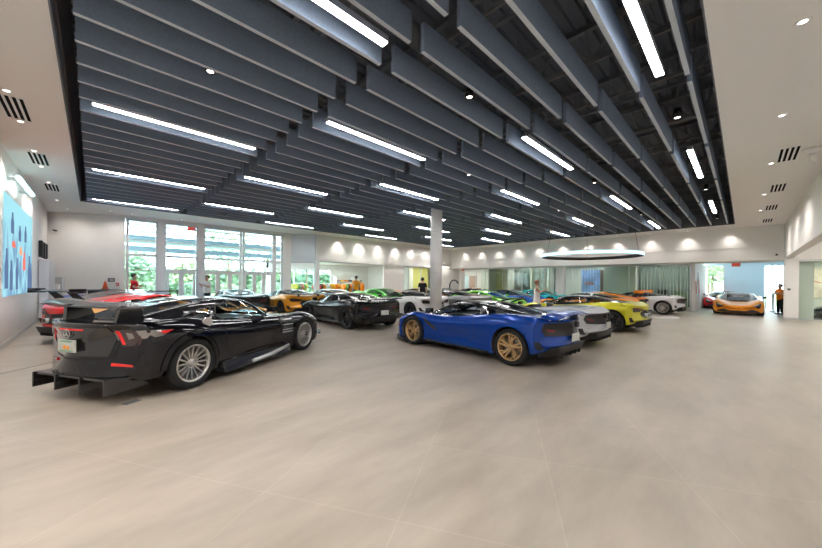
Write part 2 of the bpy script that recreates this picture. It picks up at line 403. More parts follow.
# struts and joists over the baffles
st = MB().box((-.02,OY0+.04,HC+.40), (.02,OY1-.04,HC+.44)).build('ceiling_strut', STRUT)
k = 0
for i, xx in enumerate(CX):
    for dx in (.5, BL-.5):
        o = st if k == 0 else st.copy()
        if k: COL.objects.link(o)
        o.location = (xx+dx, 0, 0)
        tag(o, 'thin grey steel strut above the baffles, %s from the far end of the ceiling' % ordn(2*NCOL-1-k), 'strut', 'steel struts carrying the baffles'); k += 1
jo = MB(); y = OY0+.05; jo.box((-.05,OY0+.04,HC+1.86), (.05,OY1-.04,HC+1.96)); jo.box((-.04,OY0+.04,HC+1.25), (.04,OY1-.04,HC+1.32))
zig = []; k = 0
while y < OY1-.05: zig.append((0, y, HC+(1.29 if k % 2 else 1.9))); y += .55; k += 1
jo.tube(zig, .022, 6, smooth=False)
jo = jo.build('roof_joist', DARKSTEEL)
for k in range(11):
    o = jo if k == 0 else jo.copy()
    if k: COL.objects.link(o)
    o.location = (.6+k*1.98, 0, 0)
    tag(o, 'dark open-web roof joist above the baffles, %s from the far end' % ordn(10-k), 'joist', 'roof joists under the deck')
d1 = MB().tube([(OX0+.1,3.6,HC+1.0),(OX1-.1,3.6,HC+1.0)], .16, 16).build('air_duct', DARKSTEEL); tag(d1, 'round dark air duct running above the baffles', 'duct')
sp = MB().lathe([(0,0),(.10,0),(.16,.05),(.16,.10),(.0,.10)], 20).build('ceiling_speaker', BLACKP); sp.location = (3.3,1.39,HC+.55); MB().tube([(3.3-3.3,0,.1),(0,0,1.3)], .012, 6).build('stem', DARKSTEEL, sp)
tag(sp, 'round black ceiling speaker hanging above the baffles at the top of the photo', 'speaker')

# recessed downlights and vents in the white ceiling border
rd = MB().lathe([(.035,.0),(.065,.0),(.065,-.006),(.045,-.010),(.035,-.004)], 20, close=True).build('recessed_downlight', TRIMW)
MB().lathe([(0,-.003),(.036,-.003),(.036,.0),(0,.0)], 16).build('bulb', BULB, rd)
spots = []
def recessed(x, y, label, group):
    o = rd if not spots else copy_tree(rd); o.location = (x, y, HC-.001); spots.append(o); tag(o, label, 'downlight', group)
recessed(2.6, -.42, 'unseen downlight added overhead to light the near right corner by the camera', 'downlights in the right ceiling border')  # out of view, added to light the near right floor
for k, xx in enumerate((5.4,8.15,11.2,14.9,18.0,20.6)): recessed(xx, -.42, 'round white recessed downlight, %s along the right ceiling border from the camera' % ordn(k), 'downlights in the right ceiling border')
for k, yy in enumerate((1.4,3.1,4.8)): recessed(-.95, yy, 'unseen downlight added overhead to light the near left corner, %s from the corner' % ordn(k), 'downlights in the left ceiling border')  # out of view, added to brighten the near left floor and ceiling
for k, yy in enumerate((7.8,9.15,11.05,12.45,14.35,15.5,17.4)): recessed(-.95, yy, 'round white recessed downlight, %s along the left ceiling border from the camera' % ordn(k), 'downlights in the left ceiling border')
WR = [18.3-1.62*k for k in range(12)]; WL = [11.2+1.63*k for k in range(7)]
for k, yy in enumerate(WR): recessed(22.4, yy, 'recessed downlight washing the right white fascia, %s from the far corner' % ordn(k), 'wall-washing downlights over the right fascia')
for k, xx in enumerate(WL): recessed(xx, 17.82, 'recessed downlight washing the fascia above the shop, %s from the left' % ordn(k), 'wall-washing downlights over the shop')
for k, (x, y) in enumerate(((-.75,19.3),(.5,18.6))): recessed(x, y, 'recessed downlight washing the pale end wall, %s from the left wall' % ordn(k), 'downlights by the end wall')
for k, xx in enumerate((1.2,3.0,4.8,6.6,8.2)): recessed(xx, 18.7, 'recessed downlight along the window wall, %s from the left' % ordn(k), 'downlights by the big windows')
def spotlight(x, y, z, power, cone, blend=.6, tgt=None):
    l = bpy.data.lights.new('spot', 'SPOT'); l.energy = power; l.spot_size = math.radians(cone); l.spot_blend = blend; l.shadow_soft_size = .04; l.color = (1,.94,.87)
    o = bpy.data.objects.new('downlight_beam', l); COL.objects.link(o); o.location = (x, y, z)
    if tgt: o.rotation_euler = (Vector(tgt)-Vector((x,y,z))).to_track_quat('-Z', 'Y').to_euler()
for yy in WR: spotlight(22.4, yy, HC-.02, 60, 84, 1., (22.78, yy, HC-1.6))
for xx in WL: spotlight(xx, 17.82, HC-.02, 100, 88, 1., (xx, 18.20, HC-1.5))
for xx in (2.6,5.4,8.15,11.2,14.9,18.0,20.6): spotlight(xx, -.42, HC-.02, 110 if xx < 8 else 170, 135, 1., (xx, -1.1, 0))
for x, y in ((-.75,19.3),(.5,18.6)): spotlight(x, y, HC-.02, 62, 120, 1., (x-.15, y+1.2, 1.9))
for yy in (1.4,3.1,4.8): spotlight(-.95, yy, HC-.02, 290, 135, .8, (-.9, yy, 0))  # beams of the added near left downlights
for yy in (7.8,9.15,11.05,12.45,14.35,15.5): spotlight(-.95, yy, HC-.02, 110, 120, .8, (-1.0, yy, 0))
VENTBLACK = principled('vent_shadow_black', (.008,.007,.006), .9, spec=.05)
vt = MB().box((-.5,-.16,-.004), (.5,.16,.0)).build('air_vent', TRIMW)
for k in range(4): MB().box((-.5,-.14+k*.075,-.009), (.5,-.10+k*.075,-.004)).build('slot', VENTBLACK, vt)
vents = [(10.68,-.64,0,'second row'),(14.15,-.66,0,''),(17.55,-.67,0,''),(20.98,-.69,0,'')]
for k, (x, y, r, _) in enumerate(vents):
    o = vt if k == 0 else copy_tree(vt); o.location = (x, y, HC-.001)
    tag(o, 'slotted black and white ceiling vent, %s along the right border from the camera' % ordn(k), 'vent', 'ceiling vents in the right border')
for k, (x, y) in enumerate(((-.95,8.5),(-.94,11.72),(-.93,15.1))):
    o = copy_tree(vt); o.location = (x, y, HC-.001); o.rotation_euler = (0,0,PI/2)
    tag(o, 'slotted black and white ceiling vent, %s along the left border from the camera' % ordn(k), 'vent', 'ceiling vents in the left border')
# dome base and camera on the right ceiling border
cm = thing('security_camera', 'white security camera on the right ceiling border near the side wall', 'camera', (10.6,-.96,HC))
MB().lathe([(0,0),(.14,0),(.14,-.03),(.09,-.07),(0,-.08)], 20).build('mount', TRIMW, cm)
MB().tube([(.1,-.02,-.07),(.34,-.06,-.17)], [.05,.055], 12).build('camera_body', TRIMW, cm); MB().tube([(.34,-.06,-.17),(.36,-.063,-.178)], .042, 12).build('lens', BLACKP, cm)

# round white column
cl = MB().lathe([(0,0),(.24,0),(.24,6.3),(0,6.3)], 32).build('column', TRIMW); cl.location = (9.95,8.73,0); tag(cl, 'round white column rising through the baffles behind the white car', 'column')
for z in (1.9,3.55): 
    b = MB().lathe([(.2402,0),(.2425,0),(.2425,.012),(.2402,.012)], 32, close=True).build('joint_ring', ALU, cl); b.location = (0,0,z)

# halo ring lamp
RX, RYY, RZ, RR = 17.75, 5.42, 2.86, 2.22
ring = thing('ring_lamp', 'large round halo lamp with pale blue glowing rim above the cars', 'lamp', (RX,RYY,RZ))
MB().lathe([(RR-.03,0),(RR+.02,0),(RR+.02,.16),(RR-.03,.16)], 96, close=True).build('ring_frame', BLACKP, ring)
MB().lathe([(RR+.021,.006),(RR+.034,.012),(RR+.034,.148),(RR+.021,.154)], 96, close=True).build('diffuser', emitter('ring_led', (.62,.90,1.0), 1.6), ring)
for k in range(6):
    a = k*PI/3+.35
    MB().cbox((math.cos(a)*(RR-.04), math.sin(a)*(RR-.04), .06), (.09,.09,.10)).build('bracket', BLACKP, ring)
    if k % 2 == 0: MB().tube([(math.cos(a)*(RR-.04), math.sin(a)*(RR-.04), .1),(math.cos(a)*(RR-.35), math.sin(a)*(RR-.35), 1.85)], .006, 6).build('cable', BLACKP, ring)

# ------------------------------------------------------------------ left wall: projected picture, LED tube, lockers
def screen_material():
    m = bpy.data.materials.new('projected_picture'); m.use_nodes = True; nt = m.node_tree; nt.nodes.clear(); L = nt.links
    tc = nt.nodes.new('ShaderNodeTexCoord'); sx = nt.nodes.new('ShaderNodeSeparateXYZ'); L.new(tc.outputs['Object'], sx.inputs[0])
    def noise(sc, st, lo, hi, c0, c1):
        mp = nt.nodes.new('ShaderNodeMapping'); mp.inputs['Scale'].default_value = st; L.new(tc.outputs['Object'], mp.inputs[0])
        n = nt.nodes.new('ShaderNodeTexNoise'); n.inputs['Scale'].default_value = sc; n.inputs['Detail'].default_value = 3; L.new(mp.outputs[0], n.inputs['Vector'])
        r = nt.nodes.new('ShaderNodeValToRGB'); r.color_ramp.elements[0].position = lo; r.color_ramp.elements[1].position = hi
        r.color_ramp.elements[0].color = (*c0,1); r.color_ramp.elements[1].color = (*c1,1); L.new(n.outputs['Fac'], r.inputs[0]); return r
    a = noise(2.2, (1,1.6,.7), .40, .58, (.22,.40,.60), (.42,.80,.93))
    gr = nt.nodes.new('ShaderNodeMapRange'); gr.inputs[1].default_value = 2.2; gr.inputs[2].default_value = 3.0; L.new(sx.outputs['Z'], gr.inputs[0])
    mx = nt.nodes.new('ShaderNodeMix'); mx.data_type = 'RGBA'; L.new(gr.outputs[0], mx.inputs[0]); L.new(a.outputs[0], mx.inputs[6]); mx.inputs[7].default_value = (.42,.84,.95,1)
    e = nt.nodes.new('ShaderNodeEmission'); L.new(mx.outputs[2], e.inputs[0]); e.inputs[1].default_value = .95
    o = nt.nodes.new('ShaderNodeOutputMaterial'); L.new(e.outputs[0], o.inputs[0]); return m
scr = thing('projection_screen', 'bright blue projected picture of a crowd of figures on the left wall', 'screen', (X0+.012,0,0))
MB().box((0,11.2,1.12), (.012,15.75,3.42)).build('picture', screen_material(), scr)
DARKFIG = emitter('screen_dark_blue', (.13,.20,.36), 1.); REDFIG = emitter('screen_red', (.95,.22,.18), 1.); ORFIG = emitter('screen_orange', (.95,.45,.25), 1.)
for k, (yy, zz, w, h, m) in enumerate(((11.5,1.3,.22,.9,DARKFIG),(12.1,1.25,.2,.7,DARKFIG),(12.9,1.25,.18,.8,DARKFIG),(15.1,1.2,.3,1.0,DARKFIG),(15.5,1.2,.2,.8,DARKFIG),(14.1,1.75,.24,.5,REDFIG),(12.4,2.28,.26,.16,REDFIG),(13.5,2.15,.26,.22,ORFIG),(12.2,2.6,.2,.5,DARKFIG),(13.3,2.5,.2,.4,DARKFIG),(14.3,2.55,.2,.45,DARKFIG))):
    w *= 1.7; mb = MB(); mb.prism([(-w/2,0),(w/2,0),(w*.55,h*.55),(w*.3,h*.75),(w*.22,h),(-w*.22,h),(-w*.3,h*.75),(-w*.55,h*.55)], lambda a, b, d: (d, yy+a, zz+b), .012, .018)
    mb.build('figure', m, scr)
tb = thing('light_tube', 'glowing turquoise light tube on brackets high on the left wall', 'lamp', (X0,0,0))
MB().tube([(.2,11.3,3.78),(.2,13.7,3.82)], .05, 10).build('tube', emitter('turquoise_led', (.55,.95,.95), 3.), tb)
for yy in (11.7,13.3): MB().box((0,yy-.03,3.77), (.2,yy+.03,3.83)).build('bracket', ALU, tb)
LOCK = principled('locker_grey', (.60,.62,.66), .4)
for k, yy in enumerate((17.6,18.45,19.3)):
    lk = thing('locker', 'tall pale grey locker against the left wall, %s from the screen' % ordn(k), 'locker', (X0+.02,yy,0), 0, 'lockers on the left wall')
    bevel(MB().box((0,0,0), (.24,.8,2.2)).build('cabinet', LOCK, lk), .01)
    bevel(MB().box((.24,.05,.08), (.26,.75,2.14)).build('door', LOCK, lk), .006)
    sk = thing('wall_speaker', 'slim dark speaker above the %s locker on the left wall' % ordn(k), 'speaker', (X0,yy+.15,2.3), 0, 'slim speakers above the lockers')
    bevel(MB().box((0,0,0), (.10,.16,.60)).build('speaker_box', BLACKP, sk), .01); MB().box((.10,.02,.03), (.108,.14,.57)).build('grille', DARKSTEEL, sk)
wb = thing('wall_box', 'small pale grey box with a slanted spout on the end wall', 'box', (-.98,20.565,.8), math.radians(-32))
bevel(MB().box((-.16,-.14,0), (.16,0,.8)).build('housing', ALU, wb), .02); MB().hexa([(-.1,-.3,.28),(.1,-.3,.28),(.1,-.16,.28),(-.1,-.16,.28)], [(-.1,-.22,.5),(.1,-.22,.5),(.1,-.16,.5),(-.1,-.16,.5)]).build('spout', TRIMW, wb)
cm = thing('security_camera', 'dark little camera high on the pale end wall', 'camera', (-1.22,20.72,3.6))
MB().tube([(0,0,0),(.02,-.12,.02)], .02, 8).build('mount', TRIMW, cm); MB().tube([(.0,-.1,0),(.10,-.16,-.03)], .035, 10).build('camera_body', BLACKP, cm)
pn = thing('wall_panel', 'dark control panel on the end wall beside the window', 'panel', (.60,19.595,1.4), math.radians(-32))
bevel(MB().box((-.13,-.03,0), (.13,0,.17)).build('panel_body', DARKSTEEL, pn), .01); MB().box((-.05,-.034,.03), (.09,-.03,.13)).build('panel_display', principled('panel_grey', (.4,.42,.42), .3), pn)
fa = thing('fire_alarm', 'small red fire alarm pull on the end wall', 'alarm', (.80,19.47,1.22), math.radians(-32))
bevel(MB().box((-.055,-.04,0), (.055,0,.14)).build('alarm_body', principled('alarm_red', (.6,.05,.06), .35), fa), .008); MB().box((-.04,-.05,.04), (.04,-.04,.07)).build('pull_bar', TRIMW, fa)
pn = thing('card_reader', 'small dark card reader on the white corner pillar', 'card reader', (X1-.0,-1.44,1.33))
bevel(MB().box((-.03,-.05,0), (0,.05,.09)).build('reader_body', DARKSTEEL, pn), .008); MB().tube([(-.03,0,.045),(-.035,0,.045)], .02, 10).build('reader_button', BLACKP, pn)
cm = thing('dome_camera', 'tiny black dome camera under the fascia by the gallery doorway', 'camera', (22.78,-1.05,2.98))
MB().sphere((-.05,0,0), .05, 12).build('dome', BLACKP, cm); MB().box((-.03,-.04,-.04), (0.05,.04,.04)).build('mount', TRIMW, cm)

# exit signs: red EXIT letters on a pale sign
EX = principled('exit_red', (.75,.08,.06), .4, emis=(1,.06,.04), estr=.5)
def block_letters(mb, word, w, h, fn, d0, d1):
    G = {'E': ('111','1  ','111','1  ','111'), 'X': ('1 1','1 1',' 1 ','1 1','1 1'), 'I': ('111',' 1 ',' 1 ',' 1 ','111'), 'T': ('111',' 1 ',' 1 ',' 1 ',' 1 ')}
    n = len(word); cw = w/(n*4-1); ch = h/5
    for li, c in enumerate(word):
        for r, row in enumerate(G[c]):
            for q, b in enumerate(row):
                if b == '1':
                    a0 = -w/2+(li*4+q)*cw; b0 = h/2-(r+1)*ch
                    mb.prism([(a0,b0),(a0+cw*1.02,b0),(a0+cw*1.02,b0+ch*1.02),(a0,b0+ch*1.02)], fn, d0, d1)
def exit_sign(loc, fn, label, plate):
    t = thing('exit_sign', label, 'sign', loc)
    mb = MB().prism([(-.17,-.1),(.17,-.1),(.17,.1),(-.17,.1)], fn, 0, .03); mb.build('sign_plate', plate, t)
    mb = MB(); block_letters(mb, 'EXIT', .27, .13, fn, .03, .036); mb.build('sign_letters', EX if plate is not EX else TRIMW, t)
    mb = MB().prism([(-.01,.1),(.01,.1),(.01,.2),(-.01,.2)], fn, .01, .02); mb.build('stem', ALU, t)
    return t
exit_sign((24.4,.3,2.62), lambda a, b, d: (-d, -a, b), 'red EXIT sign hanging over the gallery doorway', principled('sign_rose', (.62,.30,.26), .4))
exit_sign((3.45,18.95,4.02), lambda a, b, d: (a, -d, b), 'red EXIT sign in front of the big windows', principled('sign_pink', (.80,.28,.30), .4))
exit_sign((24.2,18.0,2.66), lambda a, b, d: (-d, -a, b), 'red EXIT sign in the far corner under the fascia', principled('sign_rose2', (.62,.30,.26), .4))
# slanted bar artwork on the reveal wall
art = thing('wall_art', 'grey and orange slanted bars artwork on the reveal wall by the gallery', 'wall art', (0,1.945,0))
ARTG = principled('art_grey', (.40,.40,.42), .4); ARTO = principled('art_orange', (.80,.20,.06), .4)
for k, (x0, z0, x1, z1, w, m) in enumerate(((24.72,1.75,25.15,1.05,.10,ARTO),(25.15,1.0,26.1,2.25,.14,ARTG),(26.1,2.3,26.5,.8,.16,ARTG),(26.5,1.9,27.0,1.0,.16,ARTO))):
    MB().prism([(x0,z0),(x0+w,z0),(x1+w,z1),(x1,z1)], lambda a, b, d: (a, d, b), -.025, 0.004).build('bar', m, art)

# office contents seen through the glass: bead curtains, poster, furniture
BEAD = principled('bead_chain', (.85,.86,.85), .3, .3); DKB = principled('dark_curtain', (.10,.13,.13), .7)
for k, (ya, yb, label) in enumerate(((2.3,4.9,'grey chain bead curtain behind the glass beside the gallery'),(6.9,8.7,'grey chain bead curtain in front of the blue picture'),(10.0,10.95,'chain bead curtain behind the glass just left of the square pillar'),(12.5,14.1,'chain bead curtain beside the yellow office wall'))):
    mb = MB(); yy = ya
    while yy < yb: mb.tube([(24.85,yy,.1),(24.85,yy,2.62)], .015, 5); yy += .1 if k else .16
    mb.box((24.82,ya-.05,2.6), (24.88,yb+.05,2.66))
    o = mb.build('bead_curtain', BEAD); tag(o, label, 'bead curtain', None, 'stuff')
for k, (ya, yb, x, label) in enumerate(((2.2,5.2,27.9,'dark green-grey drape at the back of the office beside the gallery'),(10.0,10.9,26.2,'dark drape at the back of the office left of the square pillar'),(12.6,14.1,26.4,'dark drape at the back of the office beside the yellow wall'))):
    n = 60; pts = [(x+.05*math.sin(i*1.3), ya+(yb-ya)*i/n) for i in range(n+1)]
    mb = MB(); mb.grid([[(a, b, .05) for a, b in pts],[(a, b, 2.85) for a, b in pts]]); mb.grid([[(a+.02, b, .05) for a, b in pts],[(a+.02, b, 2.85) for a, b in pts]])
    o = mb.build('drape', principled('drape_green', (.13,.17,.155), .8)); tag(o, label, 'curtain')
ps = thing('office_picture', 'large blue picture of a car behind the bead curtain', 'picture', (26.2,7.6,1.75))
MB().box((-.03,-1.9,-.85), (0,.9,.8)).build('picture_panel', noisy(principled('picture_blue', (.16,.30,.62), .4, emis=(.2,.4,.9), estr=.35), 1.4, .7), ps)
MB().box((-.045,-.95,-.85), (-.03,-.35,.8)).build('picture_strip', principled('picture_brown', (.22,.15,.12), .5), ps)
MB().prism([(-.3,-.3),(.4,-.3),(.42,-.18),(.2,-.1),(-.1,-.1),(-.28,-.2)], lambda a, b, d: (d, .3+a, b), -.04, -.03).build('picture_car', principled('picture_red', (.6,.12,.1), .5), ps)
def desk(x, y, rz, label, shade):
    t = thing('office_desk', label, 'desk', (x,y,0), rz)
    bevel(MB().box((-.8,-.4,.71), (.8,.4,.75)).build('desk_top', shade, t), .01)
    for sx in (-.72,.72):
        for sy in (-.33,.33): MB().box((sx-.03,sy-.03,0), (sx+.03,sy+.03,.71)).build('leg', ALU, t)
    m = thing('monitor', 'black monitor standing on the ' + label, 'monitor', (x,y,.75), rz)
    bevel(MB().box((-.28,-.02,.12), (.28,.02,.46)).build('display', BLACKP, m), .01); MB().box((-.03,-.02,.01), (.03,.0,.14)).build('neck', BLACKP, m); MB().box((-.12,-.09,0), (.12,.09,.015)).build('foot', BLACKP, m)
desk(26.4,3.7,PI/2,'pale desk in the office beside the gallery', TRIMW)
desk(25.6,13.3,PI/2,'pale desk in the office by the yellow wall', TRIMW)
od = thing('glazed_door', 'glazed office door with a brown leaf at the far corner of the offices', 'door', (28.48,20.3,0))
MB().box((-.06,-.9,0), (0,-.82,2.3)).box((-.06,.82,0), (0,.9,2.3)).box((-.06,-.9,2.22), (0,.9,2.3)).box((-.06,-.04,0), (0,.04,2.3)).build('door_frame', ALU, od)
MB().box((-.04,.04,.02), (-.02,.82,2.22)).build('door_pane', principled('pale_cyan_pane', (.55,.75,.78), .2), od); MB().box((-.05,-.82,.02), (-.02,-.04,2.22)).build('door_leaf', principled('brown_leaf', (.42,.33,.26), .5), od)
pl = thing('office_plant', 'green bushy plant in a dark pot in the office beside the gallery', 'plant', (25.6,2.75,0))
MB().lathe([(0,0),(.14,0),(.18,.4),(.15,.4),(.0,.36)], 16).build('pot', DARKSTEEL, pl)
def leaves(n, r, c, size, seed, squash=1.):
    R = random.Random(seed); mb = MB()
    for _ in range(n):
        while True:
            p = Vector((R.uniform(-1,1), R.uniform(-1,1), R.uniform(-1,1)))
            if .25 < p.length < 1: break
        q = Vector((p.x*r, p.y*r, p.z*r*squash))+Vector(c)
        a = Vector((R.gauss(0,1), R.gauss(0,1), R.gauss(0,1))).normalized(); b = a.orthogonal().normalized(); s = size*R.uniform(.6,1.3)
        mb.face([q-a*s, q+b*s*.5, q+a*s, q-b*s*.5])
    return mb
LEAF = noisy(principled('leaf_green', (.10,.22,.06), .6), 2, .4)
leaves(120, .35, (0,0,.75), .09, 3).build('foliage', LEAF, pl)
# mural behind the alcove glass
mu = thing('mural', 'soft white and peach cloud mural behind the far right glass', 'mural', (28.45,-.5,.2))
MB().box((-.01,-5.5,.7), (.04,-1.75,2.3)).build('mural_panel', noisy(principled('mural_cloud', (.80,.72,.58), .5), 2.2, .22), mu)
MB().prism([(-2.4,1.55),(-2.0,1.75),(-2.05,1.6),(-2.6,1.45)], lambda a, b, d: (d, a, b), -.02, -.01).build('mural_sweep', principled('mural_peach', (.72,.34,.22), .5), mu)
MB().prism([(-2.9,1.9),(-2.5,2.25),(-2.45,2.0),(-2.7,1.7)], lambda a, b, d: (d, a, b), -.02, -.01).build('mural_sweep', principled('mural_yellow', (.85,.62,.30), .5), mu)
dp = MB().lathe([(0,0),(.5,0),(.5,.004),(0,.004)], 32).build('floor_mat', principled('mat_white', (.80,.80,.78), .3)); dp.location = (19.2,2.6,.001); dp.scale = (1.8,1.1,1); tag(dp, 'pale round mat lying on the floor behind the yellow car', 'mat')
fv = MB().box((-.09,-.05,0), (.09,.05,.004)).build("floor_socket", DARKSTEEL); fv.location = (.36,5.36,.001); fv.rotation_euler = (0,0,math.radians(30)); tag(fv, 'small dark socket cover in the floor behind the black winged coupe', 'floor socket')
fg = MB().box((0,-.012,0), (4.2,.012,.003)).build('floor_groove', DARKSTEEL); fg.location = (-1.38,8.0,.001); fg.rotation_euler = (0,0,math.radians(45)); fg.scale = (.3,1,1); tag(fg, 'dark narrow metal strip let into the floor by the left wall', 'floor strip')
# ------------------------------------------------------------------ cars
def pchip(xs, ys):
    n = len(xs); h = [xs[i+1]-xs[i] for i in range(n-1)]; d = [(ys[i+1]-ys[i])/h[i] for i in range(n-1)]
    m = [d[0]]+[0 if d[i-1]*d[i] <= 0 else (3*(h[i-1]+h[i]))/((2*h[i]+h[i-1])/d[i-1]+(h[i]+2*h[i-1])/d[i]) for i in range(1, n-1)]+[d[-1]]
    def f(x):
        x = min(max(x, xs[0]), xs[-1]); i = 0
        while i < n-2 and x > xs[i+1]: i += 1
        t = (x-xs[i])/h[i]; t2 = t*t; t3 = t2*t
        return (2*t3-3*t2+1)*ys[i]+(t3-2*t2+t)*h[i]*m[i]+(-2*t3+3*t2)*ys[i+1]+(t3-t2)*h[i]*m[i+1]
    return f
def catmull(P, sub):
    out = []; n = len(P)
    for i in range(n-1):
        p0, p1, p2, p3 = P[max(i-1,0)], P[i], P[i+1], P[min(i+2,n-1)]
        for k in range(sub):
            t = k/sub
            out.append(tuple(.5*(2*p1[q]+(p2[q]-p0[q])*t+(2*p0[q]-5*p1[q]+4*p2[q]-p3[q])*t*t+(3*p1[q]-p0[q]-3*p2[q]+p3[q])*t**3) for q in (0,1)))
    return out+[tuple(P[-1])]
def smooth01(t): t = min(max(t,0),1); return t*t*(3-2*t)

WEDGE = dict(
 st=[(-2.10,.84,.42,.66,.85,.90,.845,0),(-1.95,.91,.32,.66,.895,.88,.88,0),(-1.70,.955,.24,.66,.93,.87,.92,0),(-1.33,.975,.15,.64,.945,.86,.93,0),(-.95,.97,.13,.62,.925,.86,.90,.01),
     (-.5,.945,.12,.60,.87,.87,.84,.05),(0,.915,.12,.60,.81,.88,.78,.065),(.5,.905,.12,.58,.775,.88,.74,.055),(.95,.935,.12,.58,.785,.86,.72,.015),(1.33,.96,.12,.56,.80,.82,.66,0),
     (1.7,.955,.12,.52,.735,.80,.59,0),(2.0,.93,.12,.47,.65,.80,.56,0),(2.2,.89,.12,.42,.57,.80,.52,0),(2.36,.85,.13,.36,.50,.80,.47,0),(2.42,.80,.16,.32,.43,.80,.41,0)],
 gh=[(-1.75,.40,.88,.30,.905),(-1.4,.52,.895,.38,.955),(-1.0,.64,.885,.44,1.03),(-.6,.74,.86,.50,1.095),(-.25,.785,.82,.53,1.13),(.1,.79,.785,.535,1.125),(.45,.775,.765,.53,1.05),(.85,.73,.74,.52,.90),(1.15,.66,.71,.48,.77),(1.3,.58,.69,.42,.70)],
 nose=(1.7,2.42,.40), tail=(-1.75,-2.10,.24), arch=.385, axle=(-1.335,1.335), wheel_r=.345,
 side=[(1.0,.785),(.93,.795),(0,.835),(-.42,.865),(-.50,.93),(-.42,1.03),(-.15,1.066),(.1,1.062),(.45,.99),(.8,.865)],
 quarter=[(-.56,.885),(-.62,1.015),(-.85,.995),(-1.18,.94),(-1.12,.91)],
 wscreen=[(.30,-.45),(.62,-.46),(1.0,-.46),(1.18,-.42),(1.26,0),(1.18,.42),(1.0,.46),(.62,.46),(.30,.45),(.34,0)],
 rear=[(-.52,-.41),(-1.0,-.36),(-1.5,-.28),(-1.5,.28),(-1.0,.36),(-.52,.41),(-.48,0)],
 cockpit=[(1.22,-.5),(.6,-.72),(-.5,-.72),(-.7,0),(-.5,.72),(.6,.72),(1.22,.5)], seat_x=-.28, seat_top=.98, wheel_at=(.42,.82))
COUPE = dict(
 st=[(-2.24,.78,.34,.70,.96,.90,.975,0),(-2.05,.87,.27,.70,.985,.89,1.0,0),(-1.75,.945,.24,.68,.99,.87,1.0,0),(-1.35,.985,.16,.66,1.0,.84,.985,0),(-.9,.955,.14,.64,.935,.85,.92,.01),(-.4,.93,.13,.60,.875,.87,.865,.045),
     (.2,.92,.13,.58,.845,.87,.84,.055),(.8,.935,.13,.58,.83,.86,.825,.03),(1.35,.975,.13,.58,.85,.83,.80,0),(1.75,.955,.13,.54,.775,.81,.75,0),(2.05,.91,.13,.46,.67,.8,.66,0),(2.28,.80,.13,.36,.55,.8,.55,0),(2.40,.66,.16,.30,.42,.8,.42,0)],
 gh=[(-2.0,.45,.97,.34,.985),(-1.7,.56,.98,.42,1.06),(-1.3,.68,.97,.50,1.165),(-.9,.75,.91,.55,1.235),(-.5,.775,.875,.57,1.26),(-.1,.77,.855,.56,1.215),(.25,.74,.84,.54,1.075),(.5,.69,.83,.50,.93),(.62,.62,.83,.46,.86)],
 nose=(1.75,2.40,.42), tail=(-1.85,-2.24,.24), arch=.395, axle=(-1.35,1.35), wheel_r=.355,
 side=[(.42,.865),(-.1,.885),(-.70,.915),(-.80,.95),(-.74,1.13),(-.4,1.19),(-.1,1.155),(.14,1.07)],
 quarter=[(-.90,.965),(-.84,1.12),(-1.15,1.05),(-1.32,1.0)],
 wscreen=[(-.08,-.47),(.2,-.48),(.45,-.46),(.55,-.42),(.60,0),(.55,.42),(.45,.46),(.2,.48),(-.08,.47),(-.03,0)],
 rear=[(-.98,-.50),(-1.4,-.50),(-1.85,-.40),(-1.92,0),(-1.85,.40),(-1.4,.50),(-.98,.50),(-.95,0)],
 cockpit=[(.55,-.5),(.2,-.70),(-.8,-.70),(-1.4,-.60),(-1.4,.60),(-.8,.70),(.2,.70),(.55,.5)], seat_x=-.75, seat_top=1.10, wheel_at=(-.05,.96))

def body_fn(sp):
    st = sp['st']; xs = [r[0] for r in st]
    fs = [pchip(xs, [r[k] for r in st]) for k in range(1, 8)]
    xa, xn, kn = sp['nose']; xb, xt, kt = sp['tail']
    def ring(x, sub=4):
        w, zb, zw, zs, cr, zc, ins = [f(x) for f in fs]
        P = [(0,zb),(w*.55,zb),(w*.86,zb+.005),(w*.965,zb+.06),(w*(1-ins),zb+(zw-zb)*.5),(w,zw),(w*.985,zw+(zs-zw)*.55),(w*cr,zs),(w*cr*.66,zc+(zs-zc)*.42),(w*.26,zc),(0,zc)]
        out = []
        for y, z in catmull(P, sub):
            k = kn*smooth01((x-xa)/(xn-xa))-kt*smooth01((x-xb)/(xt-xb))
            out.append((x-k*abs(y/w)**2.3, y, z))
        return out
    return ring
def gh_fn(sp):
    g = sp['gh']; xs = [r[0] for r in g]; fs = [pchip(xs, [r[k] for r in g]) for k in range(1, 5)]
    def ring(x, sub=4):
        wb, zb, wt, zr = [f(x) for f in fs]; h = zr-zb
        P = [(wb*1.01,zb-.07),(wb,zb+.02*h),(wb+(wt-wb)*.42,zb+.45*h),(wt*1.07,zb+.86*h),(wt*.86,zr-.022*min(1,h/.2)),(wt*.45,zr-.004),(0,zr)]
        return [(x, y, z) for y, z in catmull(P, sub)]
    return ring
def full(half):
    return half+[(x,-y,z) for x, y, z in half[-2:0 if abs(half[0][1]) < 1e-6 else None:-1]]
def inside(poly, a, b):
    c = False; n = len(poly)
    for i in range(n):
        (x1,y1),(x2,y2) = poly[i], poly[i-1]
        if (y1 > b) != (y2 > b) and a < (x2-x1)*(b-y1)/(y2-y1)+x1: c = not c
    return c
VIEW = {'left': lambda a, b: ((a,3,b),(0,-1,0)), 'right': lambda a, b: ((a,-3,b),(0,1,0)), 'top': lambda a, b: ((a,b,4),(0,0,-1)), 'front': lambda a, b: ((5,a,b),(-1,0,0)), 'rear': lambda a, b: ((-5,a,b),(1,0,0))}
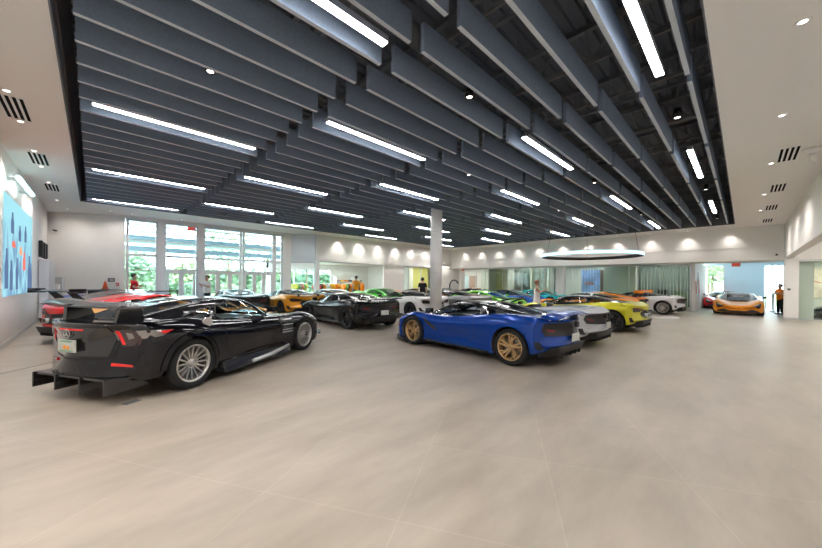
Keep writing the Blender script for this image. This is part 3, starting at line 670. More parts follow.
def panel(name, bvh, view, poly, mat, parent, off=.006, thick=.014, seg=.10):
    bm = bmesh.new(); bm.faces.new([bm.verts.new((a,b,0)) for a, b in poly])
    bmesh.ops.triangulate(bm, faces=bm.faces)
    for _ in range(5):
        E = [e for e in bm.edges if e.calc_length() > seg]
        if not E: break
        bmesh.ops.subdivide_edges(bm, edges=E, cuts=1); bmesh.ops.triangulate(bm, faces=[f for f in bm.faces if len(f.verts) > 3])
    hits = {}; ds = []
    for v in bm.verts:
        o, d = VIEW[view](v.co.x, v.co.y); o = Vector(o); d = Vector(d)
        h = bvh.ray_cast(o, d)
        if h[0] is not None: hits[v.index] = h[0]; ds.append((h[0]-o).length)
        else: hits[v.index] = None
    avg = sum(ds)/len(ds) if ds else 3
    bm.verts.index_update()
    vs = []; inner = []
    for v in bm.verts:
        o, d = VIEW[view](v.co.x, v.co.y); o = Vector(o); d = Vector(d); p = hits.get(v.index)
        if p is None: p = bvh.find_nearest(o+d*avg)[0]
        vs.append(p-d*off); inner.append(p+d*thick)
    mb = MB(); A = [mb.bm.verts.new(p) for p in vs]
    flip = view in ('right','front') 
    for f in bm.faces:
        q = [A[v.index] for v in f.verts]
        try: mb.bm.faces.new(q).smooth = True
        except ValueError: pass
    for e in bm.edges:
        if len(e.link_faces) == 1:
            i, j = e.verts[0].index, e.verts[1].index
            mb.face([vs[i], vs[j], inner[j], inner[i]])
    bm.free()
    # turn the outer faces towards the viewer
    dv = Vector(VIEW[view](0,0)[1])
    for f in mb.bm.faces:
        if f.smooth:
            f.normal_update()
            if f.normal.dot(dv) > 0: f.normal_flip()
    return mb.build(name, mat, parent, fix=False)
def both(name, bvh, poly, mat, parent, **k):
    return [panel(name, bvh, s, poly, mat, parent, **k) for s in ('left','right')]
def seam(name, bvh, view, path, mat, parent, r=.005, n=8):
    pts = []
    for (a0,b0),(a1,b1) in zip(path, path[1:]):
        for k in range(n): pts.append((a0+(a1-a0)*k/n, b0+(b1-b0)*k/n))
    pts.append(path[-1]); out = []
    for a, b in pts:
        o, d = VIEW[view](a, b); h = bvh.ray_cast(Vector(o), Vector(d))
        if h[0] is not None: out.append(h[0])
    if len(out) > 2: MB().tube(out, r, 5).build(name, mat, parent)

_body = {}
def body_data(kind, hi):
    key = (kind, hi)
    if key in _body: return _body[key]
    sp = dict(W=WEDGE, C=COUPE)[kind]; ring = body_fn(sp); x0, x1 = sp['st'][0][0], sp['st'][-1][0]
    n = 64 if hi else 40; sub = 4 if hi else 3
    xs = [x0+(x1-x0)*k/n for k in range(n+1)]
    mb = MB(); R = mb.grid([full(ring(x, sub)) for x in xs], wrap=True)
    for r in (R[0], R[-1]):
        c = sum((v.co for v in r), Vector())/len(r); cv = mb.bm.verts.new((r[0].co.x, 0, c.z))
        m = len(r)
        for k in range(m): mb.bm.faces.new((r[k], r[(k+1) % m], cv))
    bmesh.ops.recalc_face_normals(mb.bm, faces=mb.bm.faces)
    bvh = BVHTree.FromBMesh(mb.bm)
    me = mb.mesh('body_raw', [BLACKP, BLACKP])
    o = bpy.data.objects.new('tmp_body', me); COL.objects.link(o)
    cu = MB()
    for xa in sp['axle']:
        for s in (-1, 1):
            M = Matrix.Translation((xa, s*.60, sp['wheel_r'])) @ Matrix.Rotation(-s*PI/2, 4, 'X')
            cu.lathe([(0,0),(sp['arch'],0),(sp['arch'],.8),(0,.8)], 40, 1, M)
    cme = cu.mesh('cut', [BLACKP, BLACKP]); co = bpy.data.objects.new('tmp_cut', cme); COL.objects.link(co)
    b = o.modifiers.new('b', 'BOOLEAN'); b.operation = 'DIFFERENCE'; b.object = co; b.solver = 'EXACT'; b.material_mode = 'INDEX'
    dg = bpy.context.evaluated_depsgraph_get(); dg.update()
    out = bpy.data.meshes.new_from_object(o.evaluated_get(dg))
    bpy.data.objects.remove(o); bpy.data.objects.remove(co); 
    # greenhouse
    gr = gh_fn(sp); gx0, gx1 = sp['gh'][0][0], sp['gh'][-1][0]; n = 84 if hi else 40
    g = MB(); R = g.grid([[p for p in full2(gr(gx0+(gx1-gx0)*k/n, 7 if hi else sub))] for k in range(n+1)])
    bmesh.ops.recalc_face_normals(g.bm, faces=g.bm.faces)
    top = [f for f in g.bm.faces if f.calc_center_median().z > 1.1]
    if sum(f.normal.z for f in top) < 0: bmesh.ops.reverse_faces(g.bm, faces=g.bm.faces)
    gb = BVHTree.FromBMesh(g.bm)
    kill = []
    def shrink(poly, k=.94):
        cx = sum(p[0] for p in poly)/len(poly); cy = sum(p[1] for p in poly)/len(poly)
        return [(cx+(a-cx)*k, cy+(b2-cy)*k) for a, b2 in poly]
    SW, SQ, WS, RW = [shrink(sp[q], .985) for q in ('side','quarter','wscreen','rear')]
    for f in g.bm.faces:
        c = f.calc_center_median(); f.normal_update(); nn = f.normal
        if (abs(nn.y) > .4 and (inside(SW, c.x, c.z) or inside(SQ, c.x, c.z))) or (inside(WS, c.x, c.y) and nn.z > .2) or (inside(RW, c.x, c.y) and nn.z > .2): kill.append(f)
    bmesh.ops.delete(g.bm, geom=kill, context='FACES')
    # give the frame a thickness
    bmesh.ops.solidify(g.bm, geom=list(g.bm.faces), thickness=.02)
    for f in g.bm.faces: f.smooth = True
    gme = g.mesh('roof_raw', BLACKP, fix=False)
    _body[key] = (sp, out, bvh, gme, gb)
    return _body[key]
def full2(half): return half+[(x,-y,z) for x, y, z in half[-2::-1]]

# wheels -------------------------------------------------------------
_wh = {}
def wheel_data(style, R):
    if (style, round(R,3)) in _wh: return _wh[(style, round(R,3))]
    My = Matrix.Rotation(-PI/2, 4, 'X')       # lathe axis along +y (outer side)
    rr = R*.745
    t = MB().lathe([(rr-.005,-.13),(R-.03,-.145),(R-.004,-.115),(R,-.08),(R,.08),(R-.004,.115),(R-.03,.140),(rr+.02,.135),(rr-.005,.12)], 44, 0, My, close=True)
    tyre = t.mesh('wheel', RUBBER)
    m = MB(); m.lathe([(rr-.02,-.12),(rr,-.12),(rr,.128),(rr-.012,.132),(rr-.028,.118),(rr-.028,-.11)], 44, 0, My, close=True)
    m.lathe([(0,.085),(.045,.085),(.062,.07),(.065,.02),(0,.02)], 20, 0, My)
    def bar(a0, a1, r0, r1, w0, w1, d0=.075, d1=.105, th=.03):
        p0 = Vector((math.cos(a0)*r0, d0, math.sin(a0)*r0)); p1 = Vector((math.cos(a1)*r1, d1, math.sin(a1)*r1)); t = (p1-p0).normalized(); s = Vector((0,1,0)).cross(t).normalized()
        q = Vector((0,-th,0))
        m.hexa([p0-s*w0+q, p1-s*w1+q, p1+s*w1+q, p0+s*w0+q], [p0-s*w0, p1-s*w1, p1+s*w1, p0+s*w0])
    if style == 'multi':
        for k in range(16): a = k*2*PI/16; bar(a, a+.05, .05, rr-.02, .011, .009)
    elif style == 'five':
        for k in range(5):
            a = k*2*PI/5+.3
            bar(a-.25, a-.13, .05, rr-.02, .022, .014); bar(a+.25, a+.20, .05, rr-.02, .022, .014); bar(a+.1, a+.52, .11, rr-.02, .012, .010)
    elif style == 'ten':
        for k in range(10): a = k*2*PI/10; bar(a, a+.1, .05, rr-.02, .017, .012)
    else:
        for k in range(5):
            a = k*2*PI/5+.1
            bar(a-.18, a-.07, .05, rr-.02, .026, .016); bar(a+.18, a+.07, .05, rr-.02, .026, .016)
    rim = m.mesh('rim', BLACKP)
    d = MB().lathe([(.06,-.02),(rr-.05,-.02),(rr-.05,.01),(.06,.01)], 32, 0, My, close=True).mesh('brake_disc', DISC)
    a = []
    c = MB(); pts = [(rr-.045, .1*k-.3) for k in range(7)]
    for k in range(6):
        t0, t1 = pts[k][1], pts[k+1][1]; r0, r1 = rr-.10, rr-.03
        c.hexa([(-math.cos(t0)*r0,-.05,math.sin(t0)*r0),(-math.cos(t1)*r0,-.05,math.sin(t1)*r0),(-math.cos(t1)*r1,-.05,math.sin(t1)*r1),(-math.cos(t0)*r1,-.05,math.sin(t0)*r1)],
               [(-math.cos(t0)*r0,.045,math.sin(t0)*r0),(-math.cos(t1)*r0,.045,math.sin(t1)*r0),(-math.cos(t1)*r1,.045,math.sin(t1)*r1),(-math.cos(t0)*r1,.045,math.sin(t0)*r1)])
    cal = c.mesh('brake_caliper', BLACKP)
    _wh[(style, round(R,3))] = (tyre, rim, d, cal); return _wh[(style, round(R,3))]
def slot_obj(name, me, mats, parent):
    """object on shared mesh data with its own materials"""
    o = bpy.data.objects.new(name, me); COL.objects.link(o); o.parent = parent
    for i, m in enumerate(mats):
        o.material_slots[i].link = 'OBJECT'; o.material_slots[i].material = m
    return o
def add_wheels(root, sp, style, rim_mat, cal_mat, near):
    R = sp['wheel_r']
    ty, rim, disc, cal = wheel_data(style, R)
    for xa in sp['axle']:
        for s in (1, -1):
            w = slot_obj('wheel', ty, [RUBBER], root); w.location = (xa, s*.815, R+.001)
            if s < 0: w.rotation_euler = (0,0,PI)
            slot_obj('rim', rim, [rim_mat], w)
            if near:
                slot_obj('brake_disc', disc, [DISC], w); slot_obj('brake_caliper', cal, [cal_mat], w)

def airfoil(mb, x0, chord, z, half, n=12, tip=.0, sweep=0., thick=.035, ang=0.):
    rows = []
    for k in range(n+1):
        y = -half+2*half*k/n; u = abs(y)/half; zz = z+tip*u**3; xx = x0-sweep*u*u
        pr = [(0,0),(-.12*chord,.5*thick),(-.4*chord,.62*thick),(-.8*chord,.35*thick),(-chord,.08*thick),(-.8*chord,-.15*thick),(-.4*chord,-.4*thick),(-.1*chord,-.38*thick)]
        rows.append([(xx+a*math.cos(ang)+b*math.sin(ang), y, zz+b*math.cos(ang)-a*math.sin(ang)) for a, b in pr])
    R = mb.grid(rows, wrap=True)
    mb.bm.faces.new(R[0]); mb.bm.faces.new(R[-1][::-1])
    return mb

def car(label, kind, x, y, head, paint_mat, group=None, roof=None, rims=None, style='five', tail='mesh', caliper=None, wing=None, near=True, seats=None, stripes=None, glass_m=None, category='sports car', z=0, plate=False, name='sports_car', open_top=False, rear_m=None):
    sp, bme, bvh, gme, gb = body_data(kind, near)
    root = thing(name, label, category, (x, y, z), math.radians(head), group)
    roof = roof or BLACKGLOSS; rims = rims or DARKRIM; caliper = caliper or BLACKP; glass_m = glass_m or CAR_GLASS; seats = seats or INTERIOR
    slot_obj('body', bme, [paint_mat, BLACKP], root)
    if not open_top: slot_obj('roof', gme, [roof], root)
    add_wheels(root, sp, style, rims, caliper, near)
    P = lambda nm, bv, vw, po, mt, **k: panel(nm, bv, vw, po, mt, root, **k)
    # glazing and cockpit
    P('windscreen', gb, 'top', sp['wscreen'], glass_m, off=.004, thick=.004)
    if open_top:
        seam('windscreen_frame', gb, 'top', sp['wscreen']+[sp['wscreen'][0]], BLACKGLOSS, root, r=.022)
        P('rear_deck_cover', bvh, 'top', [(-.55,-.62),(-.55,.62),(-1.2,.50),(-1.75,.30),(-1.75,-.30),(-1.2,-.50)], paint_mat, off=.03, thick=.05)
        for s in (1, -1): P('deck_vent', bvh, 'top', [(-1.0,s*.10),(-1.0,s*.34),(-1.6,s*.24),(-1.6,s*.10)], BLACKP, off=.036, thick=.01)
    else:
        P('rear_window', gb, 'top', sp['rear'], rear_m or (glass_m if kind == 'C' else SMOKE_GLASS), off=.004, thick=.004)
        both('side_window', gb, sp['side'], glass_m, root, off=.004, thick=.004)
        both('quarter_window', gb, sp['quarter'], glass_m, root, off=.004, thick=.004)
        if near:
            for vw in ('left','right'):
                for q in ('side','quarter'): seam('window_trim', gb, vw, sp[q]+[sp[q][0]], roof, root, r=.011, n=5)
            for q in ('wscreen','rear'): seam('window_trim', gb, 'top', sp[q]+[sp[q][0]], roof, root, r=.011, n=5)
    P('cockpit_tub', bvh, 'top', sp['cockpit'], INTERIOR, off=.006, thick=.02)
    sx, stp = sp['seat_x'], sp['seat_top']
    if near or seats is not INTERIOR:
        for s in (1, -1):
            st = MB(); st.hexa([(sx-.16,s*.36-.20,.72),(sx+.02,s*.36-.20,.72),(sx+.02,s*.36+.20,.72),(sx-.16,s*.36+.20,.72)], [(sx-.30,s*.36-.17,stp-.14),(sx-.18,s*.36-.17,stp-.14),(sx-.18,s*.36+.17,stp-.14),(sx-.30,s*.36+.17,stp-.14)])
            st = bevel(st.build('seat', seats, root), .03)
            hr = MB().cbox((sx-.26,s*.36,stp-.07), (.10,.26,.15)); bevel(hr.build('headrest', seats, st), .03)
        wx, wz = sp['wheel_at']; M = Matrix.Translation((wx,.36,wz)) @ Matrix.Rotation(math.radians(-65), 4, 'Y')
        MB().tube([M @ Vector((.17*math.cos(k*PI/12), .17*math.sin(k*PI/12), 0)) for k in range(24)], .014, 6, closed=True).build('steering_wheel', INTERIOR, root)
    # mirrors
    mx, mz = (.72,.89) if kind == 'W' else (.22,1.0)
    for s in (1, -1):
        m = MB(); m.hexa([(mx-.07,s*.90-.0*s,mz-.05),(mx+.07,s*.92,mz-.05),(mx+.05,s*1.07,mz-.03),(mx-.06,s*1.07,mz-.03)], [(mx-.07,s*.90,mz+.06),(mx+.07,s*.92,mz+.05),(mx+.05,s*1.06,mz+.05),(mx-.06,s*1.06,mz+.06)])
        m = bevel(m.build('mirror', roof if kind == 'W' else paint_mat, root), .02)
        MB().tube([(mx+.02,s*.76,mz-.14),(mx,s*.86,mz-.05),(mx,s*.95,mz-.02)], .014, 6).build('mirror_arm', BLACKP, m)
    if kind == 'W': wedge_details(root, bvh, gb, P, paint_mat, tail, near, plate)
    if near:
        dp = [(.98,.74),(.86,.36),(.55,.24),(-.30,.24),(-.52,.45),(-.48,.84)] if kind == 'W' else [(.42,.86),(.36,.40),(.2,.28),(-.62,.28),(-.80,.5),(-.80,.93)]
        for vw in ('left','right'): seam('door_seam', bvh, vw, dp, SEAM, root)
    # wings
    if wing == 'active':
        w = airfoil(MB(), -1.86, .30, 1.0, .80, tip=-.05, thick=.05, ang=-.14).build('rear_wing', paint_mat, root)
        for s in (1, -1): MB().box((-2.03,s*.42-.02,.84), (-1.9,s*.42+.02,.985)).build('wing_strut', BLACKP, w)
    elif wing == 'black':
        w = airfoil(MB(), -1.80, .32, .98, .80, tip=.02, thick=.05, ang=-.1).build('rear_wing', CARBON, root)
        for s in (1, -1): MB().box((-2.0,s*.45-.02,.84), (-1.86,s*.45+.02,.985)).build('wing_strut', BLACKP, w)
    elif wing == 'big':
        w = airfoil(MB(), -1.80, .36, 1.20, .86, thick=.05, ang=-.12).build('rear_wing', paint_mat, root)
        for s in (1, -1):
            MB().box((-2.18,s*.87-.01,1.12), (-1.80,s*.87+.01,1.25)).build('end_plate', paint_mat, w)
            MB().hexa([(-1.75,s*.4-.015,.86),(-1.5,s*.4-.015,.86),(-1.5,s*.4+.015,.86),(-1.75,s*.4+.015,.86)], [(-2.02,s*.4-.015,1.2),(-1.86,s*.4-.015,1.2),(-1.86,s*.4+.015,1.2),(-2.02,s*.4+.015,1.2)]).build('wing_strut', BLACKP, w)
    if stripes:
        for y0, y1, m in stripes:
            P('hood_stripe', bvh, 'top', [(1.2,y0),(1.7,y0),(2.25,y0),(2.25,y1),(1.7,y1),(1.2,y1)], m, off=.004, thick=.004)
            P('roof_stripe', gb, 'top', [(.28,y0),(-.48,y0),(-.48,y1),(.28,y1)], m, off=.005, thick=.004)
    return root

def wedge_details(root, bvh, gb, P, pm, tail, near, plate):
    # nose: dark lamp sockets with lamps, lower grille and splitter
    for s in (1, -1):
        so = P('lamp_socket', bvh, 'front', [(s*.48,.50),(s*.62,.52),(s*.80,.62),(s*.84,.55),(s*.80,.40),(s*.70,.36),(s*.66,.46)], BLACKP, off=.014, seg=.05)
        panel('headlamp', bvh, 'front', [(s*.56,.505),(s*.76,.585),(s*.78,.555),(s*.60,.485)], LAMPCLR, so, off=.022, thick=.004, seg=.05)
    P('front_grille', bvh, 'front', [(-.80,.15),(.80,.15),(.74,.24),(.52,.31),(.3,.24),(-.3,.24),(-.52,.31),(-.74,.24)], BLACKP, off=.016, seg=.05)
    sp = MB(); rows = []
    for k in range(17):
        yy = -.93+1.86*k/16; xx = 2.46-.55*abs(yy/.93)**2.3; rows.append([(xx-.3,yy,.10),(xx+.02,yy,.095),(xx+.02,yy,.12),(xx-.3,yy,.13)])
    R = sp.grid(rows, smooth=False, wrap=True); sp.bm.faces.new(R[0]); sp.bm.faces.new(R[-1][::-1]); sp.build('front_splitter', CARBON, root)
    # flanks
    both('side_vent', bvh, [(1.00,.69),(.90,.68),(.60,.50),(.56,.43),(.66,.45),(.86,.56)], BLACKP, root, off=.004)
    both('side_skirt', bvh, [(.92,.145),(-.88,.145),(-.90,.20),(.5,.185),(.92,.21)], CARBON, root, off=.012)
    both('corner_intake', bvh, [(-1.80,.50),(-1.93,.49),(-1.97,.40),(-1.92,.33),(-1.82,.36)], BLACKP, root, off=.004)
    # tail
    if tail == 'mesh':
        f = P('rear_mesh', bvh, 'rear', [(-.76,.80),(-.55,.83),(0,.84),(.55,.83),(.76,.80),(.80,.70),(.70,.60),(.3,.57),(-.3,.57),(-.70,.60),(-.80,.70)], MESHDARK, off=.008)
        for s in (1, -1):
            panel('tail_lamp', bvh, 'rear', [(s*.48,.678),(s*.68,.713),(s*.68,.702),(s*.49,.666)], TAILRED, root, off=.016, thick=.004)
            e = MB().tube([(-2.0,s*.11,.775),(-2.14,s*.11,.775)], .055, 20); e.lathe([(.045,0),(.058,0),(.058,.03),(.045,.03)], 20, 0, Matrix.Translation((-2.16,s*.11,.775)) @ Matrix.Rotation(PI/2,4,'Y'), close=True)
            e = e.build('exhaust_pipe', DARKRIM, root); MB().tube([(-2.142,s*.11,.775),(-2.148,s*.11,.775)], .044, 16).build('exhaust_bore', BLACKP, e)
    elif tail == 'plain':
        for s in (1, -1): P('tail_lamp', bvh, 'rear', [(s*.50,.745),(s*.78,.79),(s*.78,.77),(s*.52,.72)], TAILDARK, off=.008)
    else:
        for s in (1, -1):
            f = P('lamp_recess', bvh, 'rear', [(s*.30,.74),(s*.62,.80),(s*.82,.80),(s*.86,.74),(s*.74,.66),(s*.46,.66)], BLACKP, off=.006)
            panel('tail_lamp', bvh, 'rear', [(s*.40,.735),(s*.80,.785),(s*.80,.768),(s*.42,.715)], TAILDARK, f, off=.014, thick=.004)
        for s in (1, -1):
            e = MB().tube([(-2.0,s*.16,.56),(-2.15,s*.16,.56)], .06, 16).build('exhaust_pipe', ALU, root); MB().tube([(-2.148,s*.16,.56),(-2.154,s*.16,.56)], .048, 14).build('exhaust_bore', BLACKP, e)
        P('rear_mesh', bvh, 'rear', [(-.30,.72),(.30,.72),(.42,.62),(.36,.48),(-.36,.48),(-.42,.62)], MESHDARK, off=.005)
    d = MB().hexa([(-1.75,-.66,.17),(-1.75,.66,.17),(-2.06,.54,.25),(-2.06,-.54,.25)], [(-1.72,-.68,.33),(-1.72,.68,.33),(-2.11,.58,.41),(-2.11,-.58,.41)]).build('rear_diffuser', SATIN, root)
    bevel(d, .02)
    if near:
        for k in range(5):
            yy = -.40+.20*k; MB().hexa([(-1.85,yy-.01,.15),(-1.85,yy+.01,.15),(-2.09,yy+.01,.20),(-2.09,yy-.01,.20)], [(-1.85,yy-.01,.2),(-1.85,yy+.01,.2),(-2.10,yy+.01,.28),(-2.10,yy-.01,.28)]).build('diffuser_fin', SATIN, d)
        both('front_marker', bvh, [(1.90,.48),(1.80,.50),(1.80,.46),(1.90,.44)], AMBER, root, off=.006)
        for vw in ('left','right'): seam('panel_seam', bvh, vw, [(-1.55,.955),(-1.62,.86),(-1.88,.80)], SEAM, root)
    if plate:
        p = bevel(MB().box((-2.165,-.155,.47), (-2.145,.155,.62)).build('licence_plate', PLATEW, root), .01)

BLACKGLOSS = principled('gloss_black', (.012,.012,.014), .12, coat=1.)
MESHDARK = noisy(principled('dark_mesh', (.03,.03,.033), .45, .3), 120, .7)
SEAM = principled('seam_dark', (.004,.004,.006), .7)
DARKRIM = principled('dark_rim', (.035,.035,.038), .3, .7)
SILVRIM = principled('silver_rim', (.60,.59,.57), .28, .85)
GOLDRIM = principled('gold_rim', (.62,.42,.22), .3, .85)
TAILDARK = principled('unlit_red_lens', (.16,.01,.01), .15, coat=.6)
SATIN = principled('satin_black', (.012,.012,.012), .5)
SMOKELAMP = principled('smoked_clear_lens', (.22,.20,.19), .08, .3, coat=1.)
P_BLACK = paint('black_paint', (.006,.006,.009), .0, .10)
P_GRAPH = paint('graphite_paint', (.018,.018,.02), .4, .2)
P_BLUE = paint('blue_paint', (.002,.050,.34), .3, .22)
P_SILV = paint('pearl_grey_paint', (.52,.53,.57), .35, .3)
P_YELL = paint('acid_yellow_paint', (.62,.58,.02), .2, .3)
P_WHITE = paint('white_paint_car', (.78,.77,.78), .05, .3)
P_AMBER = paint('amber_paint', (.85,.36,.02), .2, .3)
P_ORANGE = paint('orange_paint', (.95,.27,.012), .15, .3)
P_PAPAYA = paint('papaya_paint', (.98,.34,.02), .15, .3)
P_RED = paint('red_paint', (.72,.02,.025), .1, .25)
P_GREEN = paint('green_paint', (.10,.68,.06), .15, .3)
P_LIME = paint('lime_paint', (.24,.78,.04), .15, .3)
P_TEAL = paint('teal_paint', (.01,.58,.64), .2, .3)
P_DGREY = paint('dark_teal_grey_paint', (.03,.05,.055), .4, .25)
P_NAVY = paint('mid_blue_paint', (.02,.12,.55), .3, .3)
P_BRONZE = paint('grey_silver_paint', (.25,.25,.26), .5, .3)
ORSEAT = principled('orange_leather', (.80,.20,.03), .5)

# the near black coupe with the big wing ------------------------------
M_ = car('black wide-bodied coupe with big rear wing and silver wheels, nearest car on the left', 'C', 1.745, 6.96, 30, P_BLACK, rims=SILVRIM, style='multi', glass_m=CAR_GLASS, name='coupe', category='coupe')
sp, _, bvh, _, gb = body_data('C', True)
def Pm(nm, vw, po, mt, par=None, **k): return panel(nm, bvh, vw, po, mt, par or M_, **k)
w = airfoil(MB(), -1.66, .40, 1.20, 1.04, 16, tip=.04, thick=.055, ang=-.10).build('rear_wing', CARBON, M_)
for s in (1, -1):
    MB().hexa([(-2.06,s*.46-.03,.95),(-1.70,s*.46-.03,.95),(-1.70,s*.46+.03,.95),(-2.06,s*.46+.03,.95)], [(-2.02,s*.50-.03,1.2),(-1.78,s*.50-.03,1.2),(-1.78,s*.50+.03,1.2),(-2.02,s*.50+.03,1.2)]).build('wing_strut', CARBON, w)
Pm('boot_panel', 'rear', [(-.50,.94),(.50,.94),(.56,.80),(.46,.58),(-.46,.58),(-.56,.80)], BLACKGLOSS, off=.010)
seam('boot_seam', bvh, 'rear', [(-.54,.95),(-.60,.80),(-.50,.55),(.50,.55),(.60,.80),(.54,.95)], SEAM, M_)
Pm('high_brake_lamp', 'rear', [(-.22,.925),(.22,.925),(.22,.905),(-.22,.905)], TAILRED, off=.016)
pt = MB().box((-2.275,-.155,.64), (-2.262,.155,.79)).build('licence_plate', PLATEW, M_)
og = principled('plate_orange', (.9,.35,.05), .4); gn = principled('plate_green', (.1,.35,.15), .4)
MB().sphere((-2.277,.03,.70), .028, 10, sc=(.2,1,1)).sphere((-2.277,-.03,.695), .024, 10, sc=(.2,1,1)).build('plate_fruit', og, pt)
MB().box((-2.279,-.10,.765), (-2.274,.10,.778)).box((-2.279,-.12,.65), (-2.274,.12,.66)).build('plate_band', gn, pt)
Pm('plate_recess', 'rear', [(-.20,.81),(.20,.81),(.20,.62),(-.20,.62)], BLACKP, off=.006)
em = MB().lathe([(.048,0),(.056,0),(.056,.008),(.048,.008)], 24, 0, Matrix.Translation((-2.268,0,.86)) @ Matrix.Rotation(-PI/2,4,'Y'), close=True)
for k in range(3):
    a = PI/2+k*2*PI/3; q = Vector((-2.272, math.cos(a)*.05, .86+math.sin(a)*.05)); t = Vector((0,-math.sin(a),math.cos(a)))*.008; c0 = Vector((-2.272,0,.86))
    em.hexa([c0-t*1.2, q-t*.3, q+t*.3, c0+t*1.2], [p+Vector((-.006,0,0)) for p in (c0-t*1.2, q-t*.3, q+t*.3, c0+t*1.2)])
em.build('star_emblem', CHROME, M_)
for s in (1, -1):
    l = Pm('tail_lamp', 'rear', [(s*.54,.92),(s*.74,.91),(s*.82,.84),(s*.80,.72),(s*.62,.70)], principled('smoked_lamp', (.035,.015,.014), .1, coat=1.), off=.010)
    panel('brake_segment', bvh, 'rear', [(s*.56,.90),(s*.60,.90),(s*.66,.73),(s*.63,.73)], TAILRED, l, off=.016)
    panel('reverse_segment', bvh, 'rear', [(s*.67,.88),(s*.74,.87),(s*.76,.81),(s*.70,.79)], SMOKELAMP, l, off=.016)
    sd = 'left' if s > 0 else 'right'
    l = panel('wrap_lamp', bvh, sd, [(-2.10,.90),(-1.90,.90),(-1.66,.885),(-1.80,.82),(-2.08,.78)], SMOKELAMP, M_, off=.008)
    panel('wrap_lamp_tip', bvh, sd, [(-1.84,.88),(-1.66,.88),(-1.78,.845)], TAILRED, l, off=.014)
    panel('bumper_reflector', bvh, 'rear', [(s*.50,.50),(s*.74,.475),(s*.74,.45),(s*.50,.465)], REFLRED, M_, off=.012)
    # fender gills: frame and slanted blades
    gl = panel('fender_vent', bvh, sd, [(.96,.80),(.52,.80),(.58,.46),(.90,.50)], BLACKP, M_, off=.004)
    for k in range(6): panel('gill_blade', bvh, sd, [(.90-.0*k,.765-.05*k),(.60,.765-.05*k),(.62,.745-.05*k),(.88,.745-.05*k)], CHROME if k in (1,3) else ALU, gl, off=.02, thick=.004)
    # skirts with an aero blade
    sk = MB().hexa([(.95,s*.84,.10),(-.88,s*.84,.10),(-.88,s*1.02,.10),(.80,s*.99,.10)], [(.95,s*.86,.26),(-.88,s*.86,.27),(-.88,s*.975,.27),(.80,s*.945,.24)]); bevel(sk.build('side_skirt', CARBON, M_), .01)
    MB().tube([(.75,s*.97,.24),(.2,s*1.02,.18),(-.3,s*1.03,.16)], [.025,.04,.03], 8).build('side_pipe', ALU, M_)
    # front canards
    MB().hexa([(2.2,s*.72,.32),(1.86,s*.95,.30),(1.86,s*1.02,.31),(2.25,s*.80,.33)], [(2.2,s*.72,.34),(1.86,s*.95,.32),(1.86,s*1.02,.33),(2.25,s*.80,.35)]).build('canard', CARBON, M_)
    MB().tube([(-1.12,s*.88,.915),(-1.13,s*.94,.915)], .07, 20).build('fuel_cap' if s < 0 else 'side_badge', CHROME, M_)
    Pm('headlamp', 'front', [(s*.48,.60),(s*.70,.68),(s*.78,.60),(s*.62,.50)], LAMPCLR, off=.006)
    panel('arch_lip', bvh, sd, [(-1.35+.47*math.cos(a), .355+.47*math.sin(a)) for a in [PI*k/12 for k in range(13)]]+[(-1.35+.405*math.cos(a), .355+.405*math.sin(a)) for a in [PI*k/12 for k in range(12,-1,-1)]], P_BLACK, M_, off=.02, thick=.01)
    # floor-level rear diffuser blades
df = MB().hexa([(-1.72,-.78,.28),(-1.72,.78,.28),(-2.25,.66,.315),(-2.25,-.66,.315)], [(-1.72,-.78,.305),(-1.72,.78,.305),(-2.25,.66,.34),(-2.25,-.66,.34)]).build('rear_diffuser', CARBON, M_)
for k, yy in enumerate((-.64,-.22,.22,.64)):
    MB().hexa([(-1.74,yy-.012,.15),(-1.74,yy+.012,.15),(-2.27,yy+.012,.15),(-2.27,yy-.012,.15)], [(-1.74,yy-.012,.30),(-1.74,yy+.012,.30),(-2.27,yy+.012,.34),(-2.27,yy-.012,.34)]).build('diffuser_fin', CARBON, df)
Pm('front_grille', 'front', [(-.55,.30),(.55,.30),(.45,.44),(-.45,.44)], BLACKP, off=.006)

# first row -----------------------------------------------------------
G1 = None
car('metallic blue sports car with gold wheels and black roof, front row', 'W', 6.55, 4.35, 88, P_BLUE, rims=GOLDRIM, style='five', wing='active', plate=True)
car('pearl grey open-topped sports car with black rear fascia, parked next to the blue car', 'W', 9.05, 4.45, 88, P_SILV, style='ten', plate=True, open_top=True)
car('acid yellow sports car with black canopy and orange seats', 'W', 12.85, 4.25, 88, P_YELL, style='ten', tail='eye', seats=ORSEAT, rims=DARKRIM)
car('orange sports car with low black roof behind the yellow car', 'W', 16.5, 5.2, 88, P_ORANGE, wing=None, style='ten', near=False, tail='eye')
car('orange track car with tall rear wing, left of the white car by the glass', 'W', 18.95, 5.35, 88, P_ORANGE, wing='big', style='ten', near=False, roof=P_ORANGE)
car('white sports car with silver wheels parked by the office glass', 'W', 21.8, 4.2, 88, P_WHITE, rims=SILVRIM, style='ten', tail='mesh')
# second row
car('dark graphite sports car with black wheels, rear towards the camera in mid hall', 'W', 6.75, 10.2, 89, P_GRAPH, style='star', wing='black', plate=True, caliper=REFLRED)
car('white sports car with black rear lamps beside the round column', 'W', 10.35, 10.9, 88, P_WHITE, style='ten', tail='eye')
car('dark grey sports car behind the blue car, right of the round column', 'W', 12.6, 10.1, 88, P_BRONZE, style='ten', near=False, tail='eye')
car('lime green sports car nose-on, beyond the roof of the blue car', 'W', 14.7, 9.5, -95, P_LIME, style='ten', near=False, roof=P_LIME)
car('bright blue sports car with black roof behind the standing woman', 'W', 18.85, 10.35, -92, P_NAVY, style='ten', near=False)
car('teal sports car with black canopy in front of the square pillar', 'W', 21.2, 9.6, -94, P_TEAL, style='ten', near=False, roof=P_TEAL)
